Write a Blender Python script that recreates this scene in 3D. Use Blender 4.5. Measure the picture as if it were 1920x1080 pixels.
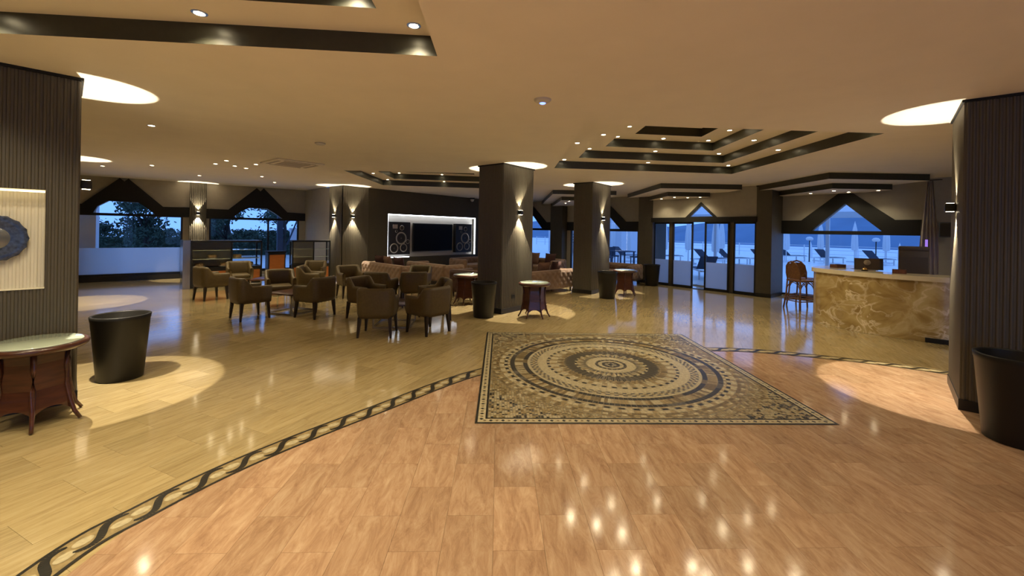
import bpy, bmesh, math, random
from mathutils import Vector, Matrix
R = math.radians
random.seed(7)
scn = bpy.context.scene
col = scn.collection
for o in list(bpy.data.objects): bpy.data.objects.remove(o)

# ------------------------------------------------------------------ camera, sky, exposure
cam_d = bpy.data.cameras.new('camera'); cam = bpy.data.objects.new('camera', cam_d); col.objects.link(cam)
cam_d.sensor_width = 36; cam_d.lens = 780 / 1920 * 36
cam_d.shift_x = -1.87 / 1920; cam_d.shift_y = -107 / 1920
cam_d.clip_start = .05; cam_d.clip_end = 3000
cam.matrix_world = Matrix.Translation((0, 0, 1.6)) @ Matrix.Rotation(R(90), 4, 'X') @ Matrix.Rotation(R(1.0), 4, 'Z')
scn.camera = cam
w = bpy.data.worlds.new('dusk_sky'); scn.world = w; w.use_nodes = True
nt = w.node_tree; bg = nt.nodes['Background']
tc = nt.nodes.new('ShaderNodeTexCoord'); sp = nt.nodes.new('ShaderNodeSeparateXYZ')
cr = nt.nodes.new('ShaderNodeValToRGB')
nt.links.new(tc.outputs['Generated'], sp.inputs[0]); nt.links.new(sp.outputs['Z'], cr.inputs[0])
cr.color_ramp.elements[0].position = 0.0; cr.color_ramp.elements[0].color = (.15, .35, .88, 1)
cr.color_ramp.elements[1].position = .6; cr.color_ramp.elements[1].color = (.13, .29, .74, 1)
nt.links.new(cr.outputs[0], bg.inputs[0]); bg.inputs[1].default_value = 1.8
vs = scn.view_settings
vs.view_transform = 'Standard'; vs.look = 'None'; vs.exposure = 0.0; vs.gamma = 1; vs.use_curve_mapping = False
WARM = (1.0, .84, .55); SCONCE = (1.0, .87, .66)
P_DOWN = dict(mosaic=22.0, upper=56.0, sofas=15.0, hanging=18.0, flat=50.0); P_SCONCE = dict(up=95.0, down=280.0)

# ------------------------------------------------------------------ helpers
def tag(o, label=None, cat=None, group=None, kind=None):
    if label: o['label'] = label
    if cat: o['category'] = cat
    if group: o['group'] = group
    if kind: o['kind'] = kind
    return o
def empty(name, loc=(0, 0, 0), rz=0):
    o = bpy.data.objects.new(name, None); col.objects.link(o); o.location = loc; o.rotation_euler = (0, 0, rz)
    o.empty_display_size = .1
    return o
class MB:
    def __init__(s): s.v = []; s.f = []; s.m = []; s.sm = []
    def face(s, pts, mi=0, smooth=False):
        n = len(s.v); s.v += [tuple(p) for p in pts]; s.f.append(tuple(range(n, n + len(pts)))); s.m.append(mi); s.sm.append(smooth)
    def mesh(s, vs, fs, mi=0, smooth=False):
        n = len(s.v); s.v += [tuple(p) for p in vs]
        for f in fs: s.f.append(tuple(i + n for i in f)); s.m.append(mi); s.sm.append(smooth)
    def box(s, x0, x1, y0, y1, z0, z1, mi=0, M=None):
        p = [Vector((x, y, z)) for z in (z0, z1) for y in (y0, y1) for x in (x0, x1)]
        if M: p = [M @ q for q in p]
        s.mesh(p, [(0, 2, 3, 1), (4, 5, 7, 6), (0, 1, 5, 4), (2, 6, 7, 3), (0, 4, 6, 2), (1, 3, 7, 5)], mi)
    def frustum(s, c0, a0, c1, a1, mi=0):
        p = [Vector((c0[0] + sx * a0[0], c0[1] + sy * a0[1], c0[2])) for sy in (-1, 1) for sx in (-1, 1)]
        p += [Vector((c1[0] + sx * a1[0], c1[1] + sy * a1[1], c1[2])) for sy in (-1, 1) for sx in (-1, 1)]
        s.mesh(p, [(0, 2, 3, 1), (4, 5, 7, 6), (0, 1, 5, 4), (2, 6, 7, 3), (0, 4, 6, 2), (1, 3, 7, 5)], mi)
    def rbox(s, x0, x1, y0, y1, z0, z1, r=.03, n=3, mi=0, M=None):     # rounded box
        vs, fs = [], []
        N = 4 * n + 4
        def ring(z, ins):
            pts = []
            for cx, cy, a0 in ((x1, y1, 0), (x0, y1, 90), (x0, y0, 180), (x1, y0, 270)):
                sx = 1 if cx == x1 else -1; sy = 1 if cy == y1 else -1
                for i in range(n + 1):
                    a = R(a0 + 90 * i / n)
                    pts.append((cx - sx * r + math.cos(a) * (r - ins), cy - sy * r + math.sin(a) * (r - ins), z))
            return pts
        rows = []
        for i in range(n + 1):
            a = R(90 * i / n); rows.append(ring(z0 + r * (1 - math.sin(a)), r * (1 - math.cos(a))) )
        rows = rows[::-1]
        for i in range(n + 1):
            a = R(90 * i / n); rows.append(ring(z1 - r * (1 - math.sin(a)), r * (1 - math.cos(a))))
        for rw in rows: vs += rw
        for j in range(len(rows) - 1):
            for i in range(N):
                k = (i + 1) % N; fs.append((j * N + i, j * N + k, (j + 1) * N + k, (j + 1) * N + i))
        fs.append(tuple(range(N))[::-1]); fs.append(tuple(range((len(rows) - 1) * N, len(rows) * N)))
        if M: vs = [M @ Vector(q) for q in vs]
        s.mesh(vs, fs, mi, True)
    def lathe(s, prof, n=24, c=(0, 0), mi=0, smooth=True, caps=True):
        vs = []; fs = []
        for r, z in prof:
            for i in range(n):
                a = 2 * math.pi * i / n; vs.append((c[0] + r * math.cos(a), c[1] + r * math.sin(a), z))
        for j in range(len(prof) - 1):
            for i in range(n):
                k = (i + 1) % n; fs.append((j * n + i, j * n + k, (j + 1) * n + k, (j + 1) * n + i))
        if caps:
            fs.append(tuple(range(n))[::-1]); fs.append(tuple(range((len(prof) - 1) * n, len(prof) * n)))
        s.mesh(vs, fs, mi, smooth)
    def tube(s, pts, r, n=8, mi=0, closed=False, r1=None):
        pts = [Vector(p) for p in pts]; vs = []; fs = []; m = len(pts)
        up = Vector((0, 0, 1))
        for i, p in enumerate(pts):
            if closed: d = pts[(i + 1) % m] - pts[i - 1]
            else: d = pts[min(i + 1, m - 1)] - pts[max(i - 1, 0)]
            d.normalize(); a = d.cross(up)
            if a.length < 1e-3: a = d.cross(Vector((0, 1, 0)))
            a.normalize(); b = a.cross(d)
            rr = r if r1 is None else r + (r1 - r) * i / (m - 1)
            for k in range(n):
                t = 2 * math.pi * k / n; vs.append(p + a * rr * math.cos(t) + b * rr * math.sin(t))
        for j in range(m if closed else m - 1):
            for k in range(n):
                l = (k + 1) % n; j2 = (j + 1) % m; fs.append((j * n + k, j * n + l, j2 * n + l, j2 * n + k))
        if not closed: fs.append(tuple(range(n))[::-1]); fs.append(tuple(range((m - 1) * n, m * n)))
        s.mesh(vs, fs, mi, True)
    def prism(s, poly, z0, z1, mi=0, M=None):
        n = len(poly); vs = [Vector((x, y, z0)) for x, y in poly] + [Vector((x, y, z1)) for x, y in poly]
        if M: vs = [M @ q for q in vs]
        fs = [tuple(range(n))[::-1], tuple(range(n, 2 * n))] + [(i, (i + 1) % n, (i + 1) % n + n, i + n) for i in range(n)]
        s.mesh(vs, fs, mi)
    def data(s, name, mats):
        me = bpy.data.meshes.new(name); me.from_pydata(s.v, [], s.f)
        for m in (mats if isinstance(mats, (list, tuple)) else [mats]): me.materials.append(m)
        me.polygons.foreach_set('material_index', s.m); me.polygons.foreach_set('use_smooth', s.sm); me.update()
        return me
    def build(s, name, mats, parent=None, loc=(0, 0, 0), rz=0):
        o = bpy.data.objects.new(name, s.data(name, mats)); col.objects.link(o); o.location = loc; o.rotation_euler = (0, 0, rz); o.parent = parent
        return o
def copy_tree(o, parent=None):
    c = o.copy(); col.objects.link(c); c.parent = parent
    for ch in list(o.children): copy_tree(ch, c)
    return c
def copy_thing(o, loc, rz, label):
    c = copy_tree(o); c.location = loc; c.rotation_euler = (0, 0, rz); c['label'] = label
    return c
def holed(name, outer, holes, M, mats, parent=None, depth=0.0, mi_rev=0, kind=None):
    """plane polygon with holes in local (s,z), M maps (s, n, z); depth gives reveals (into +n) and thickness"""
    bm = bmesh.new(); edges = []
    def loop(pts):
        vsx = [bm.verts.new(M @ Vector((a, 0, b))) for a, b in pts]
        return [bm.edges.new((vsx[i], vsx[(i + 1) % len(vsx)])) for i in range(len(vsx))]
    for lp in [outer] + holes: edges += loop(lp)
    bmesh.ops.triangle_fill(bm, edges=edges, use_beauty=True)
    for lp in ([outer] if depth else []) + (holes if depth else []):
        for i in range(len(lp)):
            (a, b), (c_, d) = lp[i], lp[(i + 1) % len(lp)]
            f = bm.faces.new([bm.verts.new(M @ Vector(q)) for q in ((a, 0, b), (c_, 0, d), (c_, depth, d), (a, depth, b))]); f.material_index = mi_rev
    me = bpy.data.meshes.new(name); bm.to_mesh(me); bm.free()
    for m in (mats if isinstance(mats, (list, tuple)) else [mats]): me.materials.append(m)
    o = bpy.data.objects.new(name, me); col.objects.link(o); o.parent = parent
    if kind: o['kind'] = kind
    return o
def frame(P, d, flip=False):
    """wall frame: local x along wall, local y = out of the room (away from the camera), z up"""
    d = Vector((d[0], d[1], 0)).normalized(); n = Vector((-d.y, d.x, 0))
    if flip: n = -n
    return Matrix(((d.x, n.x, 0, P[0]), (d.y, n.y, 0, P[1]), (0, 0, 1, 0), (0, 0, 0, 1)))

# ------------------------------------------------------------------ materials
def mat(name, color, rough=.5, metal=0, spec=.5, coat=0, noise=0, nscale=8, bump=0, bscale=60, emit=None, es=0, sheen=0, trans=0):
    m = bpy.data.materials.new(name); m.use_nodes = True; t = m.node_tree; b = t.nodes['Principled BSDF']
    b.inputs['Base Color'].default_value = (*color, 1); b.inputs['Roughness'].default_value = rough; b.inputs['Metallic'].default_value = metal
    b.inputs['Specular IOR Level'].default_value = spec; b.inputs['Coat Weight'].default_value = coat; b.inputs['Sheen Weight'].default_value = sheen
    b.inputs['Transmission Weight'].default_value = trans
    if emit: b.inputs['Emission Color'].default_value = (*emit, 1); b.inputs['Emission Strength'].default_value = es
    if noise or bump:
        g = t.nodes.new('ShaderNodeNewGeometry')
    if noise:
        n = t.nodes.new('ShaderNodeTexNoise'); n.inputs['Scale'].default_value = nscale; n.inputs['Detail'].default_value = 5
        t.links.new(g.outputs['Position'], n.inputs['Vector'])
        r = t.nodes.new('ShaderNodeValToRGB'); r.color_ramp.elements[0].position = .3; r.color_ramp.elements[1].position = .7
        r.color_ramp.elements[0].color = (*[c * (1 - noise) for c in color], 1); r.color_ramp.elements[1].color = (*[min(1, c * (1 + noise)) for c in color], 1)
        t.links.new(n.outputs[0], r.inputs[0]); t.links.new(r.outputs[0], b.inputs['Base Color'])
    if bump:
        n2 = t.nodes.new('ShaderNodeTexNoise'); n2.inputs['Scale'].default_value = bscale; n2.inputs['Detail'].default_value = 3
        t.links.new(g.outputs['Position'], n2.inputs['Vector'])
        bp = t.nodes.new('ShaderNodeBump'); bp.inputs['Strength'].default_value = bump; bp.inputs['Distance'].default_value = .005
        t.links.new(n2.outputs[0], bp.inputs['Height']); t.links.new(bp.outputs[0], b.inputs['Normal'])
    return m
def emis(name, color, s):
    m = bpy.data.materials.new(name); m.use_nodes = True; t = m.node_tree; t.nodes.clear()
    e = t.nodes.new('ShaderNodeEmission'); e.inputs[0].default_value = (*color, 1); e.inputs[1].default_value = s
    t.links.new(e.outputs[0], t.nodes.new('ShaderNodeOutputMaterial').inputs[0]); return m
def glassmat(name, tint=(1, 1, 1), refl=.06):
    m = bpy.data.materials.new(name); m.use_nodes = True; t = m.node_tree; t.nodes.clear()
    tr = t.nodes.new('ShaderNodeBsdfTransparent'); tr.inputs[0].default_value = (*tint, 1)
    gl = t.nodes.new('ShaderNodeBsdfGlossy'); gl.inputs['Roughness'].default_value = .02
    fr = t.nodes.new('ShaderNodeFresnel'); gb = t.nodes.new('ShaderNodeNewGeometry'); ma = t.nodes.new('ShaderNodeMath'); ma.operation = 'MULTIPLY_ADD'
    ma.inputs[1].default_value = 1 / 1.25 - 1.25; ma.inputs[2].default_value = 1.25; t.links.new(gb.outputs['Backfacing'], ma.inputs[0]); t.links.new(ma.outputs[0], fr.inputs[0])   # same reflectance from both sides of the sheet
    mx = t.nodes.new('ShaderNodeMixShader'); t.links.new(fr.outputs[0], mx.inputs[0]); t.links.new(tr.outputs[0], mx.inputs[1]); t.links.new(gl.outputs[0], mx.inputs[2])
    t.links.new(mx.outputs[0], t.nodes.new('ShaderNodeOutputMaterial').inputs[0]); return m
def filmmat(name, color):
    m = bpy.data.materials.new(name); m.use_nodes = True; t = m.node_tree; t.nodes.clear()
    a = t.nodes.new('ShaderNodeBsdfTranslucent'); a.inputs[0].default_value = (*color, 1)
    d = t.nodes.new('ShaderNodeBsdfDiffuse'); d.inputs[0].default_value = (*[c * .5 for c in color], 1)
    mx = t.nodes.new('ShaderNodeMixShader'); mx.inputs[0].default_value = .25
    t.links.new(a.outputs[0], mx.inputs[1]); t.links.new(d.outputs[0], mx.inputs[2])
    g = t.nodes.new('ShaderNodeBsdfGlossy'); g.inputs['Roughness'].default_value = .1
    m2 = t.nodes.new('ShaderNodeMixShader'); m2.inputs[0].default_value = .05; t.links.new(mx.outputs[0], m2.inputs[1]); t.links.new(g.outputs[0], m2.inputs[2])
    t.links.new(m2.outputs[0], t.nodes.new('ShaderNodeOutputMaterial').inputs[0]); return m
def travertine(name, dark, mid, light, ang, sw, sl, rough=.10, vs=(22, 2.2), va=9, var=.90):
    """polished travertine slabs: veins along the slab, each slab (cell of sw x sl, running bond) its own tone"""
    m = bpy.data.materials.new(name); m.use_nodes = True; t = m.node_tree; N = t.nodes; Lk = t.links; b = N['Principled BSDF']
    g = N.new('ShaderNodeNewGeometry'); mp = N.new('ShaderNodeMapping'); mp.inputs['Rotation'].default_value = (0, 0, -ang)
    Lk.new(g.outputs['Position'], mp.inputs['Vector'])
    sx = N.new('ShaderNodeSeparateXYZ'); Lk.new(mp.outputs[0], sx.inputs[0])
    def math_(op, a, v=None, b_=None):
        n = N.new('ShaderNodeMath'); n.operation = op; Lk.new(a, n.inputs[0])
        if v is not None: n.inputs[1].default_value = v
        if b_ is not None: Lk.new(b_, n.inputs[1])
        return n.outputs[0]
    cx = math_('FLOOR', math_('DIVIDE', sx.outputs['X'], sw))
    par = math_('MULTIPLY', math_('FLOORED_MODULO', cx, 2.0), .5)
    cy = math_('FLOOR', math_('ADD', math_('DIVIDE', sx.outputs['Y'], sl), None, par))
    cb = N.new('ShaderNodeCombineXYZ'); Lk.new(cx, cb.inputs[0]); Lk.new(cy, cb.inputs[1])
    wn = N.new('ShaderNodeTexWhiteNoise'); wn.noise_dimensions = '2D'; Lk.new(cb.outputs[0], wn.inputs['Vector'])
    off = N.new('ShaderNodeVectorMath'); off.operation = 'MULTIPLY_ADD'; Lk.new(wn.outputs['Color'], off.inputs[0]); off.inputs[1].default_value = (9, 9, 9); Lk.new(mp.outputs[0], off.inputs[2])
    st = N.new('ShaderNodeMapping'); st.inputs['Scale'].default_value = (*vs, 1); st.inputs['Rotation'].default_value = (0, 0, R(va)); Lk.new(off.outputs[0], st.inputs['Vector'])
    n1 = N.new('ShaderNodeTexNoise'); n1.inputs['Scale'].default_value = 1.3; n1.inputs['Detail'].default_value = 9; n1.inputs['Roughness'].default_value = .74; n1.inputs['Distortion'].default_value = .6
    Lk.new(st.outputs[0], n1.inputs['Vector'])
    rp = N.new('ShaderNodeValToRGB'); e = rp.color_ramp.elements; e[0].position = .3; e[0].color = (*dark, 1); e[1].position = .72; e[1].color = (*light, 1)
    k = e.new(.5); k.color = (*mid, 1)
    Lk.new(n1.outputs[0], rp.inputs[0])
    hv = N.new('ShaderNodeHueSaturation'); Lk.new(rp.outputs[0], hv.inputs['Color'])
    mr = N.new('ShaderNodeMapRange'); mr.inputs['To Min'].default_value = var; mr.inputs['To Max'].default_value = 1.09; Lk.new(wn.outputs['Value'], mr.inputs['Value']); Lk.new(mr.outputs[0], hv.inputs['Value'])
    Lk.new(hv.outputs[0], b.inputs['Base Color'])
    b.inputs['Roughness'].default_value = rough; b.inputs['Specular IOR Level'].default_value = .5; b.inputs['Coat Weight'].default_value = .4; b.inputs['Coat Roughness'].default_value = .085
    r2 = N.new('ShaderNodeMapRange'); r2.inputs['To Min'].default_value = rough * .8; r2.inputs['To Max'].default_value = rough * 1.5; Lk.new(n1.outputs[0], r2.inputs['Value']); Lk.new(r2.outputs[0], b.inputs['Roughness'])
    bp = N.new('ShaderNodeBump'); bp.inputs['Strength'].default_value = .05; bp.inputs['Distance'].default_value = .004
    n3 = N.new('ShaderNodeTexNoise'); n3.inputs['Scale'].default_value = 9; n3.inputs['Detail'].default_value = 2; Lk.new(g.outputs['Position'], n3.inputs['Vector']); Lk.new(n3.outputs[0], bp.inputs['Height']); Lk.new(bp.outputs[0], b.inputs['Normal'])
    return m
def woodmat(name, c0, c1, rough=.35, axis=(30, 30, 2), coat=0):
    m = bpy.data.materials.new(name); m.use_nodes = True; t = m.node_tree; b = t.nodes['Principled BSDF']
    tcn = t.nodes.new('ShaderNodeTexCoord'); mp = t.nodes.new('ShaderNodeMapping'); mp.inputs['Scale'].default_value = axis
    n = t.nodes.new('ShaderNodeTexNoise'); n.inputs['Scale'].default_value = 1.5; n.inputs['Detail'].default_value = 6; n.inputs['Distortion'].default_value = .4
    r = t.nodes.new('ShaderNodeValToRGB'); r.color_ramp.elements[0].position = .3; r.color_ramp.elements[0].color = (*c0, 1); r.color_ramp.elements[1].position = .7; r.color_ramp.elements[1].color = (*c1, 1)
    t.links.new(tcn.outputs['Object'], mp.inputs[0]); t.links.new(mp.outputs[0], n.inputs[0]); t.links.new(n.outputs[0], r.inputs[0]); t.links.new(r.outputs[0], b.inputs['Base Color'])
    b.inputs['Roughness'].default_value = rough; b.inputs['Coat Weight'].default_value = coat
    return m
def onyxmat():
    m = bpy.data.materials.new('onyx'); m.use_nodes = True; t = m.node_tree; b = t.nodes['Principled BSDF']; N = t.nodes; Lk = t.links
    g = N.new('ShaderNodeNewGeometry'); mp = N.new('ShaderNodeMapping'); mp.inputs['Scale'].default_value = (1, 1, 1.5); Lk.new(g.outputs['Position'], mp.inputs[0])
    n0 = N.new('ShaderNodeTexNoise'); n0.inputs['Scale'].default_value = 2.2; n0.inputs['Detail'].default_value = 6; n0.inputs['Distortion'].default_value = 1.6; Lk.new(mp.outputs[0], n0.inputs[0])
    r0 = N.new('ShaderNodeValToRGB'); e = r0.color_ramp.elements; e[0].position = .32; e[0].color = (.30, .20, .075, 1); e[1].position = .68; e[1].color = (.58, .47, .25, 1); k = e.new(.5); k.color = (.44, .32, .13, 1)
    Lk.new(n0.outputs[0], r0.inputs[0])
    ad = N.new('ShaderNodeVectorMath'); ad.operation = 'MULTIPLY_ADD'; Lk.new(n0.outputs['Color'], ad.inputs[0]); ad.inputs[1].default_value = (.9, .9, .9); Lk.new(mp.outputs[0], ad.inputs[2])
    v = N.new('ShaderNodeTexVoronoi'); v.feature = 'DISTANCE_TO_EDGE'; v.inputs['Scale'].default_value = 2.3; Lk.new(ad.outputs[0], v.inputs['Vector'])
    r1 = N.new('ShaderNodeValToRGB'); e = r1.color_ramp.elements; e[0].position = 0; e[0].color = (1, 1, 1, 1); e[1].position = .09; e[1].color = (0, 0, 0, 1); Lk.new(v.outputs['Distance'], r1.inputs[0])
    n2 = N.new('ShaderNodeTexNoise'); n2.inputs['Scale'].default_value = 1.1; Lk.new(g.outputs['Position'], n2.inputs[0])
    r2 = N.new('ShaderNodeValToRGB'); e = r2.color_ramp.elements; e[0].position = .38; e[0].color = (.0, .0, .0, 1); e[1].position = .58; e[1].color = (.9, .9, .9, 1); Lk.new(n2.outputs[0], r2.inputs[0])
    mu = N.new('ShaderNodeMath'); mu.operation = 'MULTIPLY'; Lk.new(r1.outputs[0], mu.inputs[0]); Lk.new(r2.outputs[0], mu.inputs[1])
    mx = N.new('ShaderNodeMixRGB'); Lk.new(mu.outputs[0], mx.inputs[0]); Lk.new(r0.outputs[0], mx.inputs[1]); mx.inputs[2].default_value = (.86, .76, .56, 1)
    Lk.new(mx.outputs[0], b.inputs['Base Color']); b.inputs['Roughness'].default_value = .12
    return m
A_GOLD = R(-24)
M = dict(
    flute=mat('fluted_taupe', (.085, .073, .050), .45, bump=.15, bscale=200), taupe=mat('plain_taupe', (.07, .060, .040), .55, noise=.08),
    ceil=mat('ceiling_paint', (.85, .77, .65), .75, bump=.08, bscale=240, noise=.02, nscale=3), fascia=mat('dark_fascia', (.036, .036, .025), .38, noise=.1, nscale=20),
    cream=mat('cream_wall', (.37, .335, .265), .8, noise=.04), tvwall=mat('olive_wall', (.07, .06, .036), .7, noise=.05), trim=mat('black_trim', (.014, .0135, .012), .6, spec=.25),
    black=mat('black_metal', (.012, .012, .012), .35), glass=glassmat('window_glass'), film=filmmat('frosted_film', (.94, .95, .97)),
    chrome=mat('brushed_steel', (.55, .53, .5), .25, 1), leather=mat('olive_brown_leather', (.095, .064, .022), .5, noise=.12, nscale=30, bump=.15, bscale=300), leg=woodmat('dark_leg_wood', (.012, .007, .005), (.03, .016, .01)),
    orange=woodmat('orange_wood', (.27, .085, .02), (.40, .135, .032), .35, (3, 3, 30)), walnut=woodmat('red_walnut', (.045, .014, .008), (.09, .028, .013), .3, (3, 3, 25), .3),
    velvet=mat('rose_brown_velvet', (.20, .118, .068), .8, sheen=.3, noise=.1, nscale=15), velvetdk=mat('dark_brown_velvet', (.07, .03, .02), .8, sheen=.2, noise=.15, nscale=20),
    cush=mat('cushion_rose', (.17, .09, .06), .85, noise=.15, nscale=20), cushdk=mat('cushion_dark', (.05, .018, .016), .85),
    ptop=mat('pale_glass_top', (.50, .58, .47), .08, coat=.6), planter=mat('planter_black', (.013, .012, .010), .45, spec=.3), planterin=mat('planter_inside', (.012, .01, .008), .8),
    onyx=onyxmat(), marble=mat('cream_marble', (.74, .66, .48), .15, noise=.06, nscale=5), rattan=mat('rattan_cane', (.19, .085, .035), .4, noise=.35, nscale=60),
    screen=mat('black_screen', (.006, .007, .010), .5, spec=.12), spk=mat('speaker_black', (.02, .018, .016), .5), cone=mat('speaker_cone', (.10, .09, .08), .5, noise=.2, nscale=60), ring=mat('speaker_ring', (.42, .39, .34), .4, .4),
    horn=mat('speaker_horn', (.55, .5, .42), .5), niche=mat('niche_white', (.66, .62, .52), .7), led=emis('cool_led', (.84, .88, 1.0), 9), ledw=emis('warm_led', (1, .80, .42), 4.5),
    lamp=emis('lamp_glow', (1.0, .82, .5), 45), trimring=mat('lamp_ring', (.6, .56, .48), .4), white=mat('white_plastic', (.62, .58, .52), .4), bluled=emis('blue_status', (.2, .3, 1.0), 3),
    plate=mat('blue_grey_plate', (.045, .06, .11), .25, noise=.5, nscale=40), plateg=mat('plate_glass', (.22, .24, .28), .15, .6), base=mat('floor_bed', (.38, .28, .15), .4),
    terrace=mat('terrace_stone', (.88, .85, .82), .35, noise=.05), sea=mat('sea_water', (.88, .88, .88), .5), hill=mat('far_hill', (.15, .24, .36), 1, noise=.12, nscale=.02), parasol=mat('parasol_cloth', (.72, .72, .74), .9),  # hill albedo is blued to stand in for distance haze
    sling=mat('lounger_sling', (.05, .06, .09), .8), wframe=mat('white_frame', (.7, .7, .72), .4), leaf=mat('leaf_green', (.035, .06, .035), .8, noise=.4, nscale=6), bark=mat('bark', (.05, .04, .035), .9), extw=mat('white_render', (.62, .62, .66), .8),
    awning=filmmat('awning_cloth', (.86, .86, .88)), greybox=mat('grey_brown_cabinet', (.12, .10, .09), .45), cloth=mat('grey_curtain', (.42, .38, .33), .9), purple=emis('purple_strip', (.45, .25, 1), .8), bluegrey=mat('blue_grey_box', (.09, .11, .12), .5),
    acgrey=mat('cassette_grey', (.42, .35, .27), .6), bread=mat('baked_goods', (.45, .30, .14), .7, noise=.3, nscale=40), gold=mat('brass', (.75, .5, .2), .2, 1), menu=mat('menu_cover', (.06, .035, .02), .35), menulight=mat('menu_print', (.35, .28, .2), .5), redbox=woodmat('brown_box', (.12, .045, .03), (.2, .08, .05)),
    tess_dk=mat('tessera_dark', (.020, .019, .016), .3, noise=.3, nscale=50), tess_br=mat('tessera_brown', (.17, .12, .05), .28, noise=.3, nscale=40), tess_cr=mat('tessera_cream', (.50, .43, .27), .25, noise=.15, nscale=40), tess_gd=mat('tessera_ochre', (.30, .225, .105), .28, noise=.25, nscale=40), tess_gy=mat('tessera_grey', (.10, .093, .078), .3, noise=.3, nscale=40), grout=mat('grout', (.22, .18, .11), .4),
    gold_st=travertine('honey_travertine', (.31, .225, .105), (.435, .335, .165), (.53, .43, .24), A_GOLD, .3, .62), pink_st=travertine('rose_travertine', (.30, .168, .098), (.46, .29, .175), (.60, .43, .28), R(2), .26, .52, vs=(13, 3.2), va=-13, var=.86),
)
H = 2.9
U = Vector((.682, .731, 0)); V = Vector((-.731, .682, 0))
WD = Vector((.65, -.76, 0)).normalized()          # direction of the sea-side wall
W0 = (7.16, 11.2); D0 = (6.36, 10.94)
TV0 = (-5.2, 12.7); TVD = (5.48, 6.5); BC = (.28, 19.2)
L0 = (-11.7, 11.2); LD = (4.37, 3.46); L1 = (-7.33, 14.66)
FW = frame(W0, WD); FD = frame(D0, WD); FT = frame(TV0, TVD); FL = frame(L0, LD)

# ------------------------------------------------------------------ floor
def clip_convex(poly, clip):
    out = poly
    for i in range(len(clip)):
        a, b = clip[i], clip[(i + 1) % len(clip)]
        inside = lambda p: (b[0] - a[0]) * (p[1] - a[1]) - (b[1] - a[1]) * (p[0] - a[0]) >= 0
        res = []
        for j in range(len(out)):
            p, q = out[j], out[(j + 1) % len(out)]
            ip, iq = inside(p), inside(q)
            if ip: res.append(p)
            if ip != iq:
                d1 = (b[0] - a[0]) * (p[1] - a[1]) - (b[1] - a[1]) * (p[0] - a[0]); d2 = (b[0] - a[0]) * (q[1] - a[1]) - (b[1] - a[1]) * (q[0] - a[0])
                t = d1 / (d1 - d2); res.append((p[0] + (q[0] - p[0]) * t, p[1] + (q[1] - p[1]) * t))
        out = res
        if len(out) < 3: return []
    return out
def spline(pts, n=12):
    out = []
    for i in range(1, len(pts) - 2):
        p0, p1, p2, p3 = [Vector(p) for p in pts[i - 1:i + 3]]
        for k in range(n):
            t = k / n
            out.append(.5 * ((2 * p1) + (p2 - p0) * t + (2 * p0 - 5 * p1 + 4 * p2 - p3) * t * t + (3 * p1 - p0 - 3 * p2 + p3) * t ** 3))
    out.append(Vector(pts[-2])); return out
band_c = spline([(-1.6, -.6), (-2.0, .6), (-2.13, 1.88), (-2.03, 2.33), (-1.76, 2.88), (-1.2, 3.65), (-.32, 4.72), (1.0, 5.5), (2.8, 5.79), (3.95, 5.58), (5.2, 4.95), (6.6, 3.6), (7.4, 2.0)], 14)
pink_poly = [(p.x, p.y) for p in band_c][::-1] + [(-2.0, -3.5), (6.6, -3.5)]
fl_ = MB(); fl_.face([(x, y, -.012) for x, y in ((-16.8, -6), (12.5, -6), (12.5, 5.1), (BC[0], BC[1] + .1), (TV0[0] - .6, TV0[1] + .45), (L1[0], L1[1] + .1), (-16.8, 7.3))])
floor = tag(fl_.build('floor', M['base']), kind='structure')
def slabs(name, ang, w_, l_, z, test, material, region, limit, clip=None):
    ca, sa = math.cos(ang), math.sin(ang); items = []
    x0, x1, y0, y1 = region
    pts = [(ca * x + sa * y, -sa * x + ca * y) for x in (x0, x1) for y in (y0, y1)]
    i0 = math.floor(min(p[0] for p in pts) / w_); i1 = math.ceil(max(p[0] for p in pts) / w_); j0 = math.floor(min(p[1] for p in pts) / l_) - 1; j1 = math.ceil(max(p[1] for p in pts) / l_) + 1
    g = .0006
    for i in range(i0, i1):
        for j in range(j0, j1):
            o_ = .5 * (i % 2)
            q = [(i * w_ + g, (j - o_) * l_ + g), ((i + 1) * w_ - g, (j - o_) * l_ + g), ((i + 1) * w_ - g, (j + 1 - o_) * l_ - g), (i * w_ + g, (j + 1 - o_) * l_ - g)]
            q = [(ca * a - sa * b, sa * a + ca * b) for a, b in q]
            c = (sum(p[0] for p in q) / 4, sum(p[1] for p in q) / 4)
            if not (x0 < c[0] < x1 and y0 < c[1] < y1) or not test(c): continue
            if clip:
                q = clip_convex(q, clip)
                if len(q) < 3: continue
            vis = c[1] > 1.0 and abs(c[0]) < 1.25 * c[1] + .3
            items.append((0 if vis else 1, c[0] ** 2 + c[1] ** 2, q))
    items.sort(key=lambda t: (t[0], t[1])); rest = MB()
    for k, (v_, d_, q) in enumerate(items):
        if k < limit and v_ == 0:
            cx = sum(p[0] for p in q) / len(q); cy = sum(p[1] for p in q) / len(q)
            m = MB(); m.prism([(a - cx, b - cy) for a, b in q], -.01, 0); m.build(name, material, floor, (cx, cy, z))
        else: rest.face([(a, b, z) for a, b in q])
    tag(rest.build(name + '_field', material, floor), kind='stuff')
def in_room(c):
    x, y = c
    def side(P, d): return d[0] * (y - P[1]) - d[1] * (x - P[0])
    if side(L0, LD) > .05: return False
    if x > TV0[0] and side(TV0, TVD) > .3: return False
    return side(W0, WD) < .15
def inside_pink(c):
    n = len(pink_poly); ins = False
    for i in range(n):
        (xa, ya), (xb, yb) = pink_poly[i], pink_poly[(i + 1) % n]
        if (ya > c[1]) != (yb > c[1]) and c[0] < (xb - xa) * (c[1] - ya) / (yb - ya) + xa: ins = not ins
    return ins
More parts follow.
